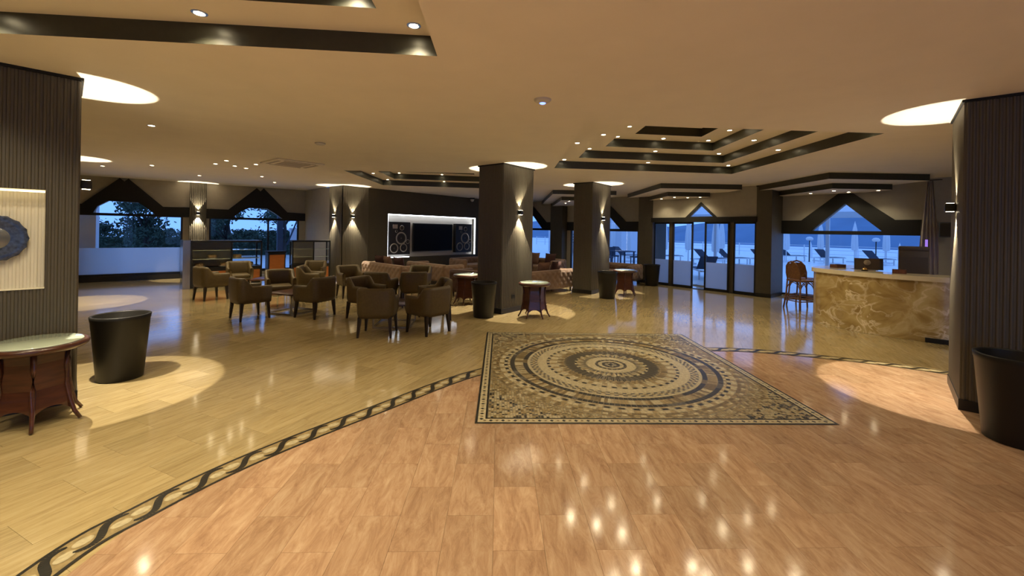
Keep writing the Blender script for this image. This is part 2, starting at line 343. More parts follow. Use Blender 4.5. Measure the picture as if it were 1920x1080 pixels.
def pink_clear(c):      # slabs wholly under the rose field are left out
    return not (inside_pink(c) and all(inside_pink((c[0] + dx, c[1] + dy)) for dx in (-.4, .4) for dy in (-.4, .4)))
slabs('honey_slab', A_GOLD, .3, .62, -.002, lambda c: in_room(c) and pink_clear(c), M['gold_st'], (-16.5, 12, -5, 19.5), 300)
slabs('rose_slab', R(2), .26, .52, 0, lambda c: True, M['pink_st'], (-2.4, 7.6, -3.6, 6.1), 300, clip=pink_poly[::-1] if sum((pink_poly[(i + 1) % len(pink_poly)][0] - pink_poly[i][0]) * (pink_poly[(i + 1) % len(pink_poly)][1] + pink_poly[i][1]) for i in range(len(pink_poly))) > 0 else pink_poly)

# inlaid scroll band between the two stones
BW = .092
def ribbon(pts, a, b, z):
    m = MB(); n = len(pts); L, Rr = [], []
    for i, p in enumerate(pts):
        d = (pts[min(i + 1, n - 1)] - pts[max(i - 1, 0)]).normalized(); nn = Vector((-d.y, d.x))
        L.append((p.x + nn.x * a, p.y + nn.y * a, z)); Rr.append((p.x + nn.x * b, p.y + nn.y * b, z))
    for i in range(n - 1): m.face([Rr[i], Rr[i + 1], L[i + 1], L[i]])
    return m
b_ = ribbon(band_c, BW, -BW, .0012).build('inlay_band', M['tess_gd'], floor)
for a, b in ((BW, BW - .02), (-BW + .02, -BW)): ribbon(band_c, a, b, .0022).build('inlay_edge_line', M['tess_dk'], b_)
cum = [0]
for i in range(1, len(band_c)): cum.append(cum[-1] + (band_c[i] - band_c[i - 1]).length)
def along(s):
    for i in range(1, len(cum)):
        if cum[i] >= s:
            t = (s - cum[i - 1]) / (cum[i] - cum[i - 1]); d = (band_c[i] - band_c[i - 1]).normalized(); return band_c[i - 1].lerp(band_c[i], t), d
    return band_c[-1], (band_c[-1] - band_c[-2]).normalized()
# S scroll piece
PITCH = .245
def s_piece():
    m = MB(); pts = []
    ctl = spline([(-.18, -.02), (-.135, -.040), (-.105, -.056), (-.065, -.058), (-.028, -.036), (0, 0), (.028, .036), (.065, .058), (.105, .056), (.135, .040), (.18, .02)], 3)
    for k, q in enumerate(ctl):
        t = k / (len(ctl) - 1); pts.append((q.x, q.y, .006 + .0135 * math.sin(math.pi * t) ** .6))
    for k in range(len(pts) - 1):
        (xa, ya, wa), (xb, yb, wb) = pts[k], pts[k + 1]
        d = Vector((xb - xa, yb - ya)).normalized(); n = Vector((-d.y, d.x))
        m.face([(xa - n.x * wa, ya - n.y * wa, 0), (xb - n.x * wb, yb - n.y * wb, 0), (xb + n.x * wb, yb + n.y * wb, 0), (xa + n.x * wa, ya + n.y * wa, 0)])
    return m
def oval_piece(rx, ry):
    m = MB(); m.face([(rx * math.cos(2 * math.pi * k / 14), ry * math.sin(2 * math.pi * k / 14), 0) for k in range(14)]); return m
me_s = s_piece().data('scroll_piece', M['tess_dk']); me_o = oval_piece(.046, .028).data('oval_piece', M['tess_cr'])
MC, MROT, MH = Vector((1.21, 5.03)), R(1.7), 1.545
def near_mosaic(p): 
    q = Matrix.Rotation(-MROT, 2) @ (p - MC); return abs(q.x) < MH + .05 and abs(q.y) < MH + .05
s_ = .1
while s_ < cum[-1]:
    for me, ds, dy, nm in ((me_s, 0, 0, 'scroll_piece'), (me_o, PITCH * .30, -.012, 'oval_piece'), (me_o, -PITCH * .30, .012, 'oval_piece')):
        p, d = along(min(cum[-1], max(0, s_ + ds)))
        if near_mosaic(p): continue
        o = bpy.data.objects.new(nm, me); col.objects.link(o); o.parent = b_
        n = Vector((-d.y, d.x)); o.location = (p.x + n.x * dy, p.y + n.y * dy, .0026 if me is me_s else .0024); o.rotation_euler = (0, 0, math.atan2(d.y, d.x))
    s_ += PITCH

# mosaic carpet
mos = empty('floor_mosaic', (MC.x, MC.y, .0), MROT)
tag(mos, 'square stone floor mosaic with a round medallion of concentric rings', 'mosaic')
TM = [M['tess_cr'], M['tess_dk'], M['tess_br'], M['tess_gd'], M['tess_gy'], M['grout']]
mb = MB(); mb.box(-MH, MH, -MH, MH, -.008, .0032); mb.build('mosaic_bed', M['grout'], mos)
rnd = random.Random(3)
def ring(name, r0, r1, n, pat, z=.0042, gap=.12, jit=0, phase=0):
    m = MB(); rg = (r1 - r0) * .0
    for k in range(n):
        a0 = 2 * math.pi * (k + gap / 2 + phase) / n; a1 = 2 * math.pi * (k + 1 - gap / 2 + phase) / n
        mi = pat(k) if callable(pat) else pat[k % len(pat)]
        if mi is None: continue
        steps = max(1, int((a1 - a0) / R(6)))
        for q in range(steps):
            b0 = a0 + (a1 - a0) * q / steps; b1 = a0 + (a1 - a0) * (q + 1) / steps
            m.face([(r0 * math.cos(b0), r0 * math.sin(b0), z), (r1 * math.cos(b0), r1 * math.sin(b0), z), (r1 * math.cos(b1), r1 * math.sin(b1), z), (r0 * math.cos(b1), r0 * math.sin(b1), z)], mi)
    return tag(m.build(name, TM, mos), kind='stuff')
def tri_ring(name, r0, r1, n, mi, z=.0048):
    m = MB()
    for k in range(n):
        a0 = 2 * math.pi * (k + .08) / n; a1 = 2 * math.pi * (k + .92) / n; am = (a0 + a1) / 2
        m.face([(r0 * math.cos(a0), r0 * math.sin(a0), z), (r1 * math.cos(am), r1 * math.sin(am), z), (r0 * math.cos(a1), r0 * math.sin(a1), z)], mi)
    return tag(m.build(name, TM, mos), kind='stuff')
ring('medallion_centre', .0, .03, 6, [1]); ring('medallion_centre_ring', .035, .065, 12, [4, 0]); ring('medallion_centre_ring', .07, .105, 16, [1, 4])
ring('cream_ring', .11, .15, 36, [0]); ring('dashed_ring', .155, .185, 18, [1], gap=.3); ring('cream_ring', .19, .29, 48, [0, 0, 0], gap=.05)
ring('ochre_ring', .295, .40, 40, [3, 0], gap=.06); tri_ring('triangle_ring', .30, .40, 40, 4); ring('dashed_ring', .405, .43, 52, [1, 0], gap=.15)
ring('dark_burst_ring', .435, .565, 150, lambda k: 1 if k % 3 else 4, gap=.3); tri_ring('ochre_spike_ring', .575, .535, 60, 3)
ring('ochre_ring', .57, .64, 80, lambda k: rnd.choice([3, 3, 2, 0])); tri_ring('brown_spike_ring', .575, .635, 60, 2)
ring('cream_ring', .645, .735, 90, [0, 0, 3], gap=.05); ring('dotted_ring', .74, .77, 90, [1, 0], gap=.15)
ring('cream_ring', .775, .885, 100, [0], gap=.04)
ring('chequer_ring', .89, .915, 140, [4, 0], gap=.1); ring('chequer_ring', .917, .942, 140, [0, 2], gap=.1); ring('chequer_ring', .944, .97, 140, [4, 0], gap=.1)
ring('cream_ring', .975, 1.005, 120, [0], gap=.05); ring('dark_ring', 1.01, 1.06, 150, lambda k: 1 if math.sin(k * .5) + rnd.random() > -.3 else 2, gap=.1)
ring('brown_ring', 1.065, 1.16, 220, lambda k: rnd.choice([2, 3, 3, 2, 0]), gap=.12); ring('dark_ring', 1.165, 1.215, 150, lambda k: 1 if math.sin(k * .35 + 1) + rnd.random() > -.4 else 4, gap=.1)
ring('cream_ring', 1.22, 1.245, 150, [0, 3], gap=.05); ring('dotted_ring', 1.25, 1.285, 120, [1, 0], gap=.2); ring('cream_ring', 1.29, 1.345, 150, [0, 0, 3], gap=.05)
ring('ochre_ring', 1.35, 1.38, 200, lambda k: rnd.choice([2, 3])); ring('ochre_ring', 1.385, 1.42, 160, [3, 0, 2], gap=.15); ring('ochre_ring', 1.425, 1.448, 220, lambda k: rnd.choice([2, 3, 3]))
mi_ = MH - .105
m = MB(); st = .024       # corner fields: small irregular chips
n = int(2 * mi_ / st)
for i in range(n):
    for j in range(n):
        x = -mi_ + (i + .5) * st; y = -mi_ + (j + .5) * st; r = math.hypot(x, y)
        if r < 1.46: continue
        leafy = math.sin(x * 47 + 2.2 * math.sin(y * 19)) * math.cos(y * 43 + 2.2 * math.sin(x * 17)) + rnd.uniform(-.45, .45)
        k = (rnd.choice([0, 0, 0, 3]) if leafy > -.05 else rnd.choice([1, 1, 4, 2, 3])) if r > 1.62 else rnd.choice([3, 3, 2, 0])
        a = rnd.uniform(0, .8); hx = st * rnd.uniform(.34, .5); hy = st * rnd.uniform(.34, .5); ca, sa = math.cos(a), math.sin(a)
        m.face([(x + ca * p * hx - sa * q * hy, y + sa * p * hx + ca * q * hy, .0044) for p, q in ((-1, -1), (1, -1), (1, 1), (-1, 1))], k)
tag(m.build('corner_chips', TM, mos), kind='stuff')
for (a, b, mi, nm) in ((MH, MH - .02, 1, 'outer_line'), (MH - .085, MH - .102, 1, 'inner_line'), (MH - .022, MH - .083, 0, 'border_band')):
    m = MB()
    for q in range(4):
        Mr = Matrix.Rotation(q * math.pi / 2, 4, 'Z'); m.face([Mr @ Vector(p) for p in ((-a, -a, .0046), (a, -a, .0046), (b, -b, .0046), (-b, -b, .0046))], mi)
    m.build(nm, TM, mos)
m = MB()
for q in range(4):
    Mr = Matrix.Rotation(q * math.pi / 2, 4, 'Z')
    for k in range(58):
        x = -MH + .08 + k * (2 * MH - .16) / 57; hx = .018; y = -MH + .052
        if k % 2: m.face([Mr @ Vector(p) for p in ((x - hx, y, .0052), (x, y - .02, .0052), (x + hx, y, .0052), (x, y + .02, .0052))], 1)
        else: m.face([Mr @ Vector(p) for p in ((x - .01, y - .012, .0052), (x + .01, y - .012, .0052), (x + .01, y + .012, .0052), (x - .01, y + .012, .0052))], 2)
tag(m.build('border_chips', TM, mos), kind='stuff')

# ------------------------------------------------------------------ ceiling with stepped coffers
I3 = Matrix(((1, 0, 0, 0), (0, 0, 1, 0), (0, 1, 0, H), (0, 0, 0, 1)))     # (s, n, z) -> (x = s, y = z, z = H + n)
def quad(fl, fr, nr, nl): return [nl, nr, fr, fl]                            # ccw from below
cofR = quad((.82, 8.5), (4.66, 8.9), (4.62, 5.2), (.86, 5.0)); cofL = quad((-3.75, 2.85), (-.59, 3.12), (-.45, -.6), (-3.65, -.8)); cofF = quad((-3.9, 12.4), (-.3, 12.95), (-.2, 9.55), (-3.85, 9.4))
ceil_poly = [(-16.8, -6), (12.5, -6), (12.5, 5.4), (BC[0] + .2, BC[1] + .4), (TV0[0] - .7, TV0[1] + .55), (L1[0], L1[1] + .3), (-16.8, 7.5)]
ceiling = holed('ceiling', ceil_poly, [cofR, cofL, cofF], I3, M['ceil'], kind='structure')
def inset(q, d):
    c = Vector((sum(p[0] for p in q) / 4, sum(p[1] for p in q) / 4)); out = []
    for i in range(4):
        p, a, b = Vector(q[i]), Vector(q[i - 1]), Vector(q[(i + 1) % 4])
        e1 = (a - p).normalized(); e2 = (b - p).normalized(); s = abs(e1.x * e2.y - e1.y * e2.x)
        out.append(tuple(p + (e1 + e2) * d / s))
    return out
def V3(p, z): return (p[0], p[1], z)
DL = []   # downlight list: (x, y, z, label)
RISE, TREAD = .15, .43
POS = ['far left corner', 'far side middle', 'far right corner', 'right side middle', 'near right corner', 'near side middle', 'near left corner', 'left side middle']
def coffer(q, steps, name, lit, TREAD=TREAD):
    c0 = empty('coffer'); c0.parent = ceiling
    z = H; cur = q
    for k in range(steps):
        nz = z + RISE
        fm = MB()
        for i in range(4): fm.face([V3(cur[i], z), V3(cur[(i + 1) % 4], z), V3(cur[(i + 1) % 4], nz), V3(cur[i], nz)])
        fm.build('fascia', M['fascia'], c0)
        nxt = inset(cur, TREAD); tm = MB()
        if k < steps - 1:
            for i in range(4): tm.face([V3(cur[i], nz), V3(cur[(i + 1) % 4], nz), V3(nxt[(i + 1) % 4], nz), V3(nxt[i], nz)])
            tm.build('tread', M['ceil'], c0)
            if k in lit:
                md = inset(cur, TREAD * .42); md = [md[3], md[2], md[1], md[0]]        # FL FR NR NL
                for i in range(4):
                    a, b = Vector(md[i]), Vector(md[(i + 1) % 4])
                    DL.append((a.x, a.y, nz, 'recessed downlight on %s step of the %s, %s' % (['lowest', 'second', 'third'][k], name, POS[2 * i])))
                    mm = (a + b) / 2; DL.append((mm.x, mm.y, nz, 'recessed downlight on %s step of the %s, %s' % (['lowest', 'second', 'third'][k], name, POS[2 * i + 1])))
        else:
            tm.face([V3(p, nz) for p in cur]); tm.build('top_panel', M['ceil'], c0)
        cur = nxt; z = nz
coffer(cofR, 4, 'coffer over the mosaic', (0, 1, 2)); coffer(cofL, 3, 'coffer at upper left', (0, 1), .35); coffer(cofF, 3, 'coffer over the sofas', (0, 1))
# hanging stepped panels along the sea side, cut by the wall line
def wall_y(x, off=0): return W0[1] + (W0[0] + off - x) * .76 / .65 + off * .855
def drop(x0, x1, y0, z0, z1, ymax=None, dd=0):
    ya, yb = wall_y(x0) - .02 - dd, wall_y(x1) - .02 - dd
    if ymax: ya = min(ya, ymax); yb = min(yb, ymax)
    poly = [(x0, y0), (x1, y0), (x1, max(yb, y0 + .2)), (x0, ya)]
    g = empty('drop_panel'); g.parent = ceiling
    m = MB(); m.face([(x, y, z0) for x, y in poly][::-1]); m.build('soffit', M['ceil'], g)
    m = MB()
    for i in range(4):
        a, b = poly[i], poly[(i + 1) % 4]; m.face([(*a, z0), (*b, z0), (*b, z1), (*a, z1)])
    m.build('panel_fascia', M['fascia'], g)
drop(3.80, 5.90, 10.75, 2.77, H, dd=1.24); drop(4.32, 5.50, 11.65, 2.65, 2.77, dd=1.24)
drop(6.40, 8.45, 8.45, 2.77, H); drop(6.98, 8.30, 9.12, 2.65, 2.77)
drop(1.22, 3.2, 12.95, 2.77, H); drop(1.60, 2.9, 13.85, 2.65, 2.77)
for nm, pts in (('door', [(4.48, 12.6), (4.62, 11.95), (5.02, 12.0), (5.28, 11.78)]), ('bar', [(7.28, 10.2), (7.35, 9.55), (7.85, 9.75), (8.15, 9.3)]), ('far sofas', [(1.9, 14.2), (2.5, 14.2), (1.9, 15.2), (2.5, 15.2)])):
    for k, (x, y) in enumerate(pts): DL.append((x, y, 2.65, 'small downlight under the hanging panel by the %s, %s' % (nm, ['back left', 'front left', 'back right', 'front right'][k] if nm != 'far sofas' else POS[[6, 4, 0, 2][k]])))
FLAT = [(-4.76, 5.45, 'alone on the flat ceiling right of the big left pillar'), (-9.24, 9.34, 'leftmost, above the tree window'), (-7.94, 9.12, 'above the left window gable'), (-8.18, 10.82, 'just in front of the wall pilaster'), (-6.26, 8.72, 'left of the five-lamp cluster'), (-5.72, 8.27, 'nearest of the five-lamp cluster'), (-6.03, 8.98, 'centre of the five-lamp cluster'), (-5.99, 9.30, 'farthest of the five-lamp cluster'), (-5.40, 8.70, 'right of the five-lamp cluster'), (-6.55, 10.81, 'above the first display case'), (-7.01, 12.19, 'above the cake counter'),
        (2.2, 1.3, 'unseen fill lamp over the rose stone near the camera'), (1.9, -.8, 'unseen fill lamp behind the camera, middle'), (5.2, -.6, 'unseen fill lamp behind the camera, right'), (4.4, 2.0, 'unseen fill lamp right of the camera'), (7.6, 1.6, 'unseen fill lamp far right behind the big pillar'), (-7.5, 3.0, 'unseen fill lamp behind the big left pillar'), (-9.5, 5.2, 'unseen fill lamp, left side behind the pillars'), (8.2, 6.3, 'unseen fill lamp over the bar end')]  # this row: lamps out of view, added to fill the room with light
for x, y, t in FLAT: DL.append((x, y, H, 'recessed ceiling downlight, ' + t))
# downlight prototype
dl = MB(); dl.lathe([(.048, -.004), (.05, .0), (.034, .0), (.034, -.006)], 16, caps=False); dl_ring = dl.data('bezel', M['trimring'])
dl = MB(); dl.lathe([(.0, -.003), (.034, -.003)], 12, caps=False); dl_l = dl.data('bulb', M['lamp'])
beams = {}
for k_, e_ in P_DOWN.items():
    d_ = bpy.data.lights.new('downlight_beam', 'SPOT'); d_.energy = e_; d_.color = WARM; d_.spot_size = R(125); d_.spot_blend = .7; d_.shadow_soft_size = .035; beams[k_] = d_
for x, y, z, lab in DL:
    g = empty('ceiling_downlight', (x, y, z)); tag(g, lab, 'downlight', 'recessed ceiling downlights')
    for me, nm in ((dl_ring, 'bezel'), (dl_l, 'bulb')):
        o = bpy.data.objects.new(nm, me); col.objects.link(o); o.parent = g
    o = bpy.data.objects.new('downlight_beam', beams[next((k_ for k_ in ('mosaic', 'upper', 'hanging') if k_ in lab), 'sofas' if 'over the sofas' in lab else 'flat')]); col.objects.link(o); o.parent = g; o.location = (0, 0, -.02)

# ------------------------------------------------------------------ walls
def struct(o): o['kind'] = 'structure'; return o
DEP = .16
def offs(poly, z0): return poly
# sea-side wall (W plane)
def gable_open(c): return [(c - .68, 1.74), (c + .68, 1.74), (c, 2.40)]
GC = [1.42, -5.70, -9.70]
sW0, sW1 = -10.58, 6.2
wins = [(.03, 2.80), (-7.44, -4.30), (-10.42, -8.30)]
holes = [[(a, .03), (b, .03), (b, 1.68), (a, 1.68)] for a, b in wins] + [gable_open(c) for c in GC] + [[(-3.6, .02), (-.12, .02), (-.12, 2.7), (-3.6, 2.7)]]
struct(holed('wall_right', [(sW0, 0), (sW1, 0), (sW1, H), (sW0, H)], holes, FW, M['cream'], depth=DEP))
def window(n, FRM, a, b, z0, z1, mull=(), film=None, upper=None, fw=.05, sill=.05):
    w_ = empty('window_%d' % n); struct(w_)
    m = MB()
    for x0, x1, q0, q1 in ((a, a + fw, z0, z1), (b - fw, b, z0, z1), (a, b, z0, z0 + sill), (a, b, z1 - fw, z1)) + tuple((x - fw / 2, x + fw / 2, z0, z1) for x in mull):
        m.box(x0, x1, .02, .09, q0, q1, M=FRM)
    m.build('window_frame', M['black'], w_)
    xs = [a] + list(mull) + [b]
    for i in range(len(xs) - 1):
        m = MB(); m.box(xs[i] + .02, xs[i + 1] - .02, .052, .058, z0 + .02, z1 - .02, M=FRM); m.build('pane', M['glass'], w_)
    if film:
        m = MB(); m.box(a + fw, b - fw, .044, .050, z0 + sill, film, M=FRM); m.build('frosted_film', M['film'], w_)
    if upper:
        holed('upper_pane', upper, [], FRM @ Matrix.Translation((0, .055, 0)), M['glass'], w_)
    return w_
def gable_trim(n, FRM, outer, hole, th=.07):
    t = empty('trim_%d' % n); struct(t)
    Mx = FRM @ Matrix.Translation((0, -th, 0))
    holed('gable_board', outer, [hole] if hole else [], Mx, M['trim'], t, depth=th)
    return t
for n, (c, (a, b)) in enumerate(zip(GC, wins)):
    window(n + 1, FW, a, b, .03, 1.70, upper=gable_open(c))
    l0 = max(a - .14, sW0 + .04)
    outer = [(l0, 1.66), (b + .16, 1.66), (b + .16, 2.0), (c + .90, 2.0), (c, 2.77), (c - .90, 2.0), (l0, 2.0)] if l0 < c - .9 else [(l0, 1.66), (b + .16, 1.66), (b + .16, 2.0), (c + .90, 2.0), (c, 2.77), (l0, 2.06)]
    gable_trim(n + 1, FW, outer, gable_open(c))
m = MB(); m.box(-10.5, -3.5, -.02, 0, 0, .09, M=FW); m.box(.5, 6, -.02, 0, 0, .06, M=FW); struct(m.build('baseboard_right', M['black']))
# door bay (D plane)
struct(holed('wall_door', [(-3.0, 1.95), (.06, 1.95), (.06, H), (-3.0, H)], [[(-1.79, 2.10), (-1.07, 2.10), (-1.43, 2.44)]], FD, M['cream'], depth=.10))
gable_trim(4, FD, [(-1.92, 2.06), (-.94, 2.06), (-1.43, 2.53)], [(-1.77, 2.11), (-1.09, 2.11), (-1.43, 2.43)], .03)
m = MB(); m.box(-3.0, .06, -.05, .1, 1.95, 2.09, M=FD); struct(m.build('trim_5', M['trim']))
m = MB(); m.box(-1.79, -1.07, .05, .056, 2.09, 2.46, M=FD); holed('door_gable_pane', [(-1.79, 2.10), (-1.07, 2.10), (-1.43, 2.44)], [], FD @ Matrix.Translation((0, .05, 0)), M['glass'])
struct(bpy.data.objects['door_gable_pane']); bpy.data.objects['door_gable_pane'].name = 'window_6'
def door_leaf(n, a, b, y, posts=()):
    d = struct(empty('door_%d' % n)); m = MB(); fw = .045
    for x0, x1, q0, q1 in ((a, a + fw, .01, 1.95), (b - fw, b, .01, 1.95), (a, b, .01, .075), (a, b, 1.90, 1.95)): m.box(x0, x1, y, y + .04, q0, q1, M=FD)
    m.build('door_frame', M['black'], d)
    m = MB(); m.box(a + fw * .6, b - fw * .6, y + .017, y + .023, .05, 1.92, M=FD); m.build('pane', M['glass'], d)
    m = MB(); m.box(a + fw, b - fw, y + .009, y + .014, .075, .80, M=FD); m.build('frosted_film', M['film'], d)
door_leaf(1, -2.95, -2.40, .06); door_leaf(2, -2.30, -1.66, .0); door_leaf(3, -1.32, -.64, .0); door_leaf(4, -.56, .02, .06)
for n, (a, b) in enumerate(((-2.42, -2.28), (-.66, -.54))):
    m = MB(); m.box(a, b, .03, .10, .01, 1.95, M=FD); struct(m.build('trim_%d' % (6 + n), M['taupe']))
m = MB(); m.box(-2.95, .02, .0, .11, 0, .012, M=FD); struct(m.build('trim_8', M['black']))
# plain columns of the sea side
def column(FRM, a, b, y0, y1, lab):
    c = empty('column', FRM @ Vector(((a + b) / 2, y0, 0))); tag(c, lab, 'column', 'plain dark columns of the window wall')
    inv = Matrix.Translation(-c.location)
    m = MB(); m.box(a, b, y0, y1, .1, H - .03, M=inv @ FRM); m.build('shaft', M['taupe'], c)
    m = MB(); m.box(a - .012, b + .012, y0 - .012, y1, 0, .1, M=inv @ FRM); m.build('base_strip', M['black'], c)
    m = MB(); m.box(a - .01, b + .01, y0 - .01, y1, H - .03, H, M=inv @ FRM); m.build('cap_strip', M['trim'], c)
column(FD, .04, .40, -.02, .82, 'plain dark column right of the sliding doors'); column(FD, -3.47, -2.97, -.02, .82, 'plain dark column left of the sliding doors, behind a planter')
column(FW, -8.28, -7.62, -.3, .0, 'plain dark column between far windows, under hanging panel')
# TV wall with lit niche
nz0, nz1, na, nb = .62, 2.10, 1.58, 5.70
struct(holed('wall_back', [(0, 0), (8.5, 0), (8.5, H), (0, H)], [[(na, nz0), (nb, nz0), (nb, nz1), (na, nz1)]], FT, M['tvwall'], depth=.22))
m = MB(); m.box(na - .02, nb + .02, .22, .24, nz0 - .02, nz1 + .02, M=FT); nb_o = struct(m.build('wall_niche_panel', M['niche'])); nb_o.name = 'wall_niche'
m = MB()
for x0, x1, q0, q1 in ((na, nb, nz1 - .03, nz1), (na, na + .03, nz0, nz1), (nb - .03, nb, nz0, nz1), (na, na + .9, nz0, nz0 + .02)): m.box(x0, x1, .04, .07, q0, q1, M=FT)
m.build('light_strip', M['led'], nb_o)
m = MB(); m.box(.0, 8.5, -.015, 0, 0, .1, M=FT); struct(m.build('baseboard_back', M['black']))
def at_(FRM, x, y, z): return FRM @ Vector((x, y, z))
rzT = math.atan2(TVD[1], TVD[0])
tv = empty('television', at_(FT, 3.63, .22, .80), rzT); tag(tv, 'large black flat television mounted in the lit white niche', 'television')
m = MB(); m.rbox(-.93, .93, -.09, -.03, 0, 1.02, .015, 2); m.build('bezel', M['black'], tv)
m = MB(); m.box(-.90, .90, -.094, -.088, .03, .99); m.build('screen', M['screen'], tv)
m = MB(); m.box(-.3, .3, -.03, 0, .3, .7); m.build('mount', M['black'], tv)
def big_speaker(sx, lab):
    g = empty('wall_speaker', at_(FT, sx, .22, .72), rzT); tag(g, lab, 'speaker', 'large speakers beside the television')
    m = MB(); m.box(-.43, .43, -.16, 0, 0, 1.12); m.build('cabinet', M['spk'], g)
    def drv(x, z, r, nm):
        m = MB()
        for i, (ra, rb, ya, yb, k) in enumerate(((r, r * .86, -.162, -.176, 1), (r * .86, r * .80, -.176, -.166, 1), (r * .80, r * .35, -.166, -.14, 0), (r * .35, r * .3, -.14, -.15, 1), (r * .3, 0.001, -.15, -.168, 0))):
            n_ = 20; vs_ = [(x + q * math.cos(2 * math.pi * t / n_), y, z + q * math.sin(2 * math.pi * t / n_)) for q, y in ((ra, ya), (rb, yb)) for t in range(n_)]
            m.mesh(vs_, [(t, (t + 1) % n_, (t + 1) % n_ + n_, t + n_) for t in range(n_)], k, True)
        m.build(nm, [M['cone'], M['ring']], g)
    drv(.06, .56, .22, 'woofer'); drv(-.22, .22, .17, 'woofer'); drv(.16, .23, .15, 'woofer'); drv(.08, .92, .09, 'tweeter'); drv(.33, .44, .08, 'bass_port'); drv(-.14, .80, .05, 'tweeter')
    m = MB(); m.box(-.28, -.10, -.172, -.16, .89, 1.03); m.build('horn', M['horn'], g)
big_speaker(2.09, 'large black multi-driver speaker left of the television'); big_speaker(5.10, 'large black multi-driver speaker right of the television')
# left wall with two gabled windows
u1 = [(.28, 1.90), (1.56, 1.90), (1.40, 2.06), (1.20, 2.22), (.58, 2.24), (.36, 2.08)]
u2 = [(3.46, 1.88), (4.86, 1.88), (4.62, 2.06), (4.40, 2.20), (3.90, 2.20), (3.66, 2.08)]
struct(holed('wall_left', [(-6.0, 0), (5.575, 0), (5.575, H), (-6.0, H)], [[(-.2, .12), (2.2, .12), (2.2, 1.86), (-.2, 1.86)], [(2.84, .12), (5.38, .12), (5.38, 1.84), (2.84, 1.84)], u1, u2], FL, M['cream'], depth=DEP))
window(4, FL, -.2, 2.2, .12, 1.88, film=.93, upper=u1, sill=.08); window(5, FL, 2.84, 5.38, .12, 1.86, mull=(4.45,), upper=u2, sill=.08)
gable_trim(9, FL, [(-.6, 1.84), (2.36, 1.84), (2.36, 2.14), (1.74, 2.13), (.98, 2.93 - .04), (.90, 2.80), (.80, 2.89), (.06, 2.13), (-.6, 2.14)], u1)
gable_trim(10, FL, [(2.77, 1.82), (5.56, 1.82), (5.56, 2.08), (5.0, 2.10), (4.29, 2.87), (4.20, 2.76), (4.09, 2.86), (3.33, 2.12), (2.77, 2.12)], u2)
m = MB(); m.box(-6, 2.34, -.04, 0, 0, .14, M=FL); struct(m.build('baseboard_left', M['black']))
m = MB(); m.face([(L1[0], L1[1], 0), (-5.72, 13.13, 0), (-5.72, 13.13, H), (L1[0], L1[1], H)]); struct(m.build('wall_return', M['cream']))
# remaining shell behind and beside the camera
m = MB(); m.face([(12.3, 7.0, 0), (12.3, -5.8, 0), (12.3, -5.8, H), (12.3, 7.0, H)]); struct(m.build('wall_side', M['cream']))
FB = frame((12.3, -5.8), (-1, 0))
struct(holed('wall_front', [(0, 0), (28.9, 0), (28.9, H), (0, H)], [[(5.0, .05), (13.0, .05), (13.0, 2.5), (5.0, 2.5)]], FB, M['cream'], depth=.15))
window(7, FB, 5.0, 13.0, .05, 2.5, mull=(7.0, 9.0, 11.0))
m = MB(); m.face([(-16.6, -5.8, 0), (-16.6, 7.6, 0), (-16.6, 7.6, H), (-16.6, -5.8, H)]); struct(m.build('wall_lobby', M['taupe']))

# ------------------------------------------------------------------ fluted pillars and sconces
FP, FDp = .040, .0075
def fluted(mb, P, d, n, s0, s1, z0, z1):
    """panel on a face starting at P running along d with outward normal n; ribs fixed to s"""
    k0 = math.ceil(s0 / FP - 1e-6); pts = [(s0, 0 if (s0 / FP) % 1 < .5 else FDp)]
    k = math.floor(s0 / FP); prof = []
    while k * FP < s1 + FP:
        for fr, dp in ((0, 0), (.18, .0), (.32, FDp), (.5, FDp * 1.15), (.68, FDp), (.82, 0)): prof.append(((k + fr) * FP, dp))
        k += 1
    prof = [q for q in prof if s0 < q[0] < s1]; prof = [(s0, 0)] + prof + [(s1, 0)]
    for (a, da), (b, db) in zip(prof, prof[1:]):
        p = P + d * a + n * da; q = P + d * b + n * db
        mb.face([(p.x, p.y, z0), (q.x, q.y, z0), (q.x, q.y, z1), (p.x, p.y, z1)])
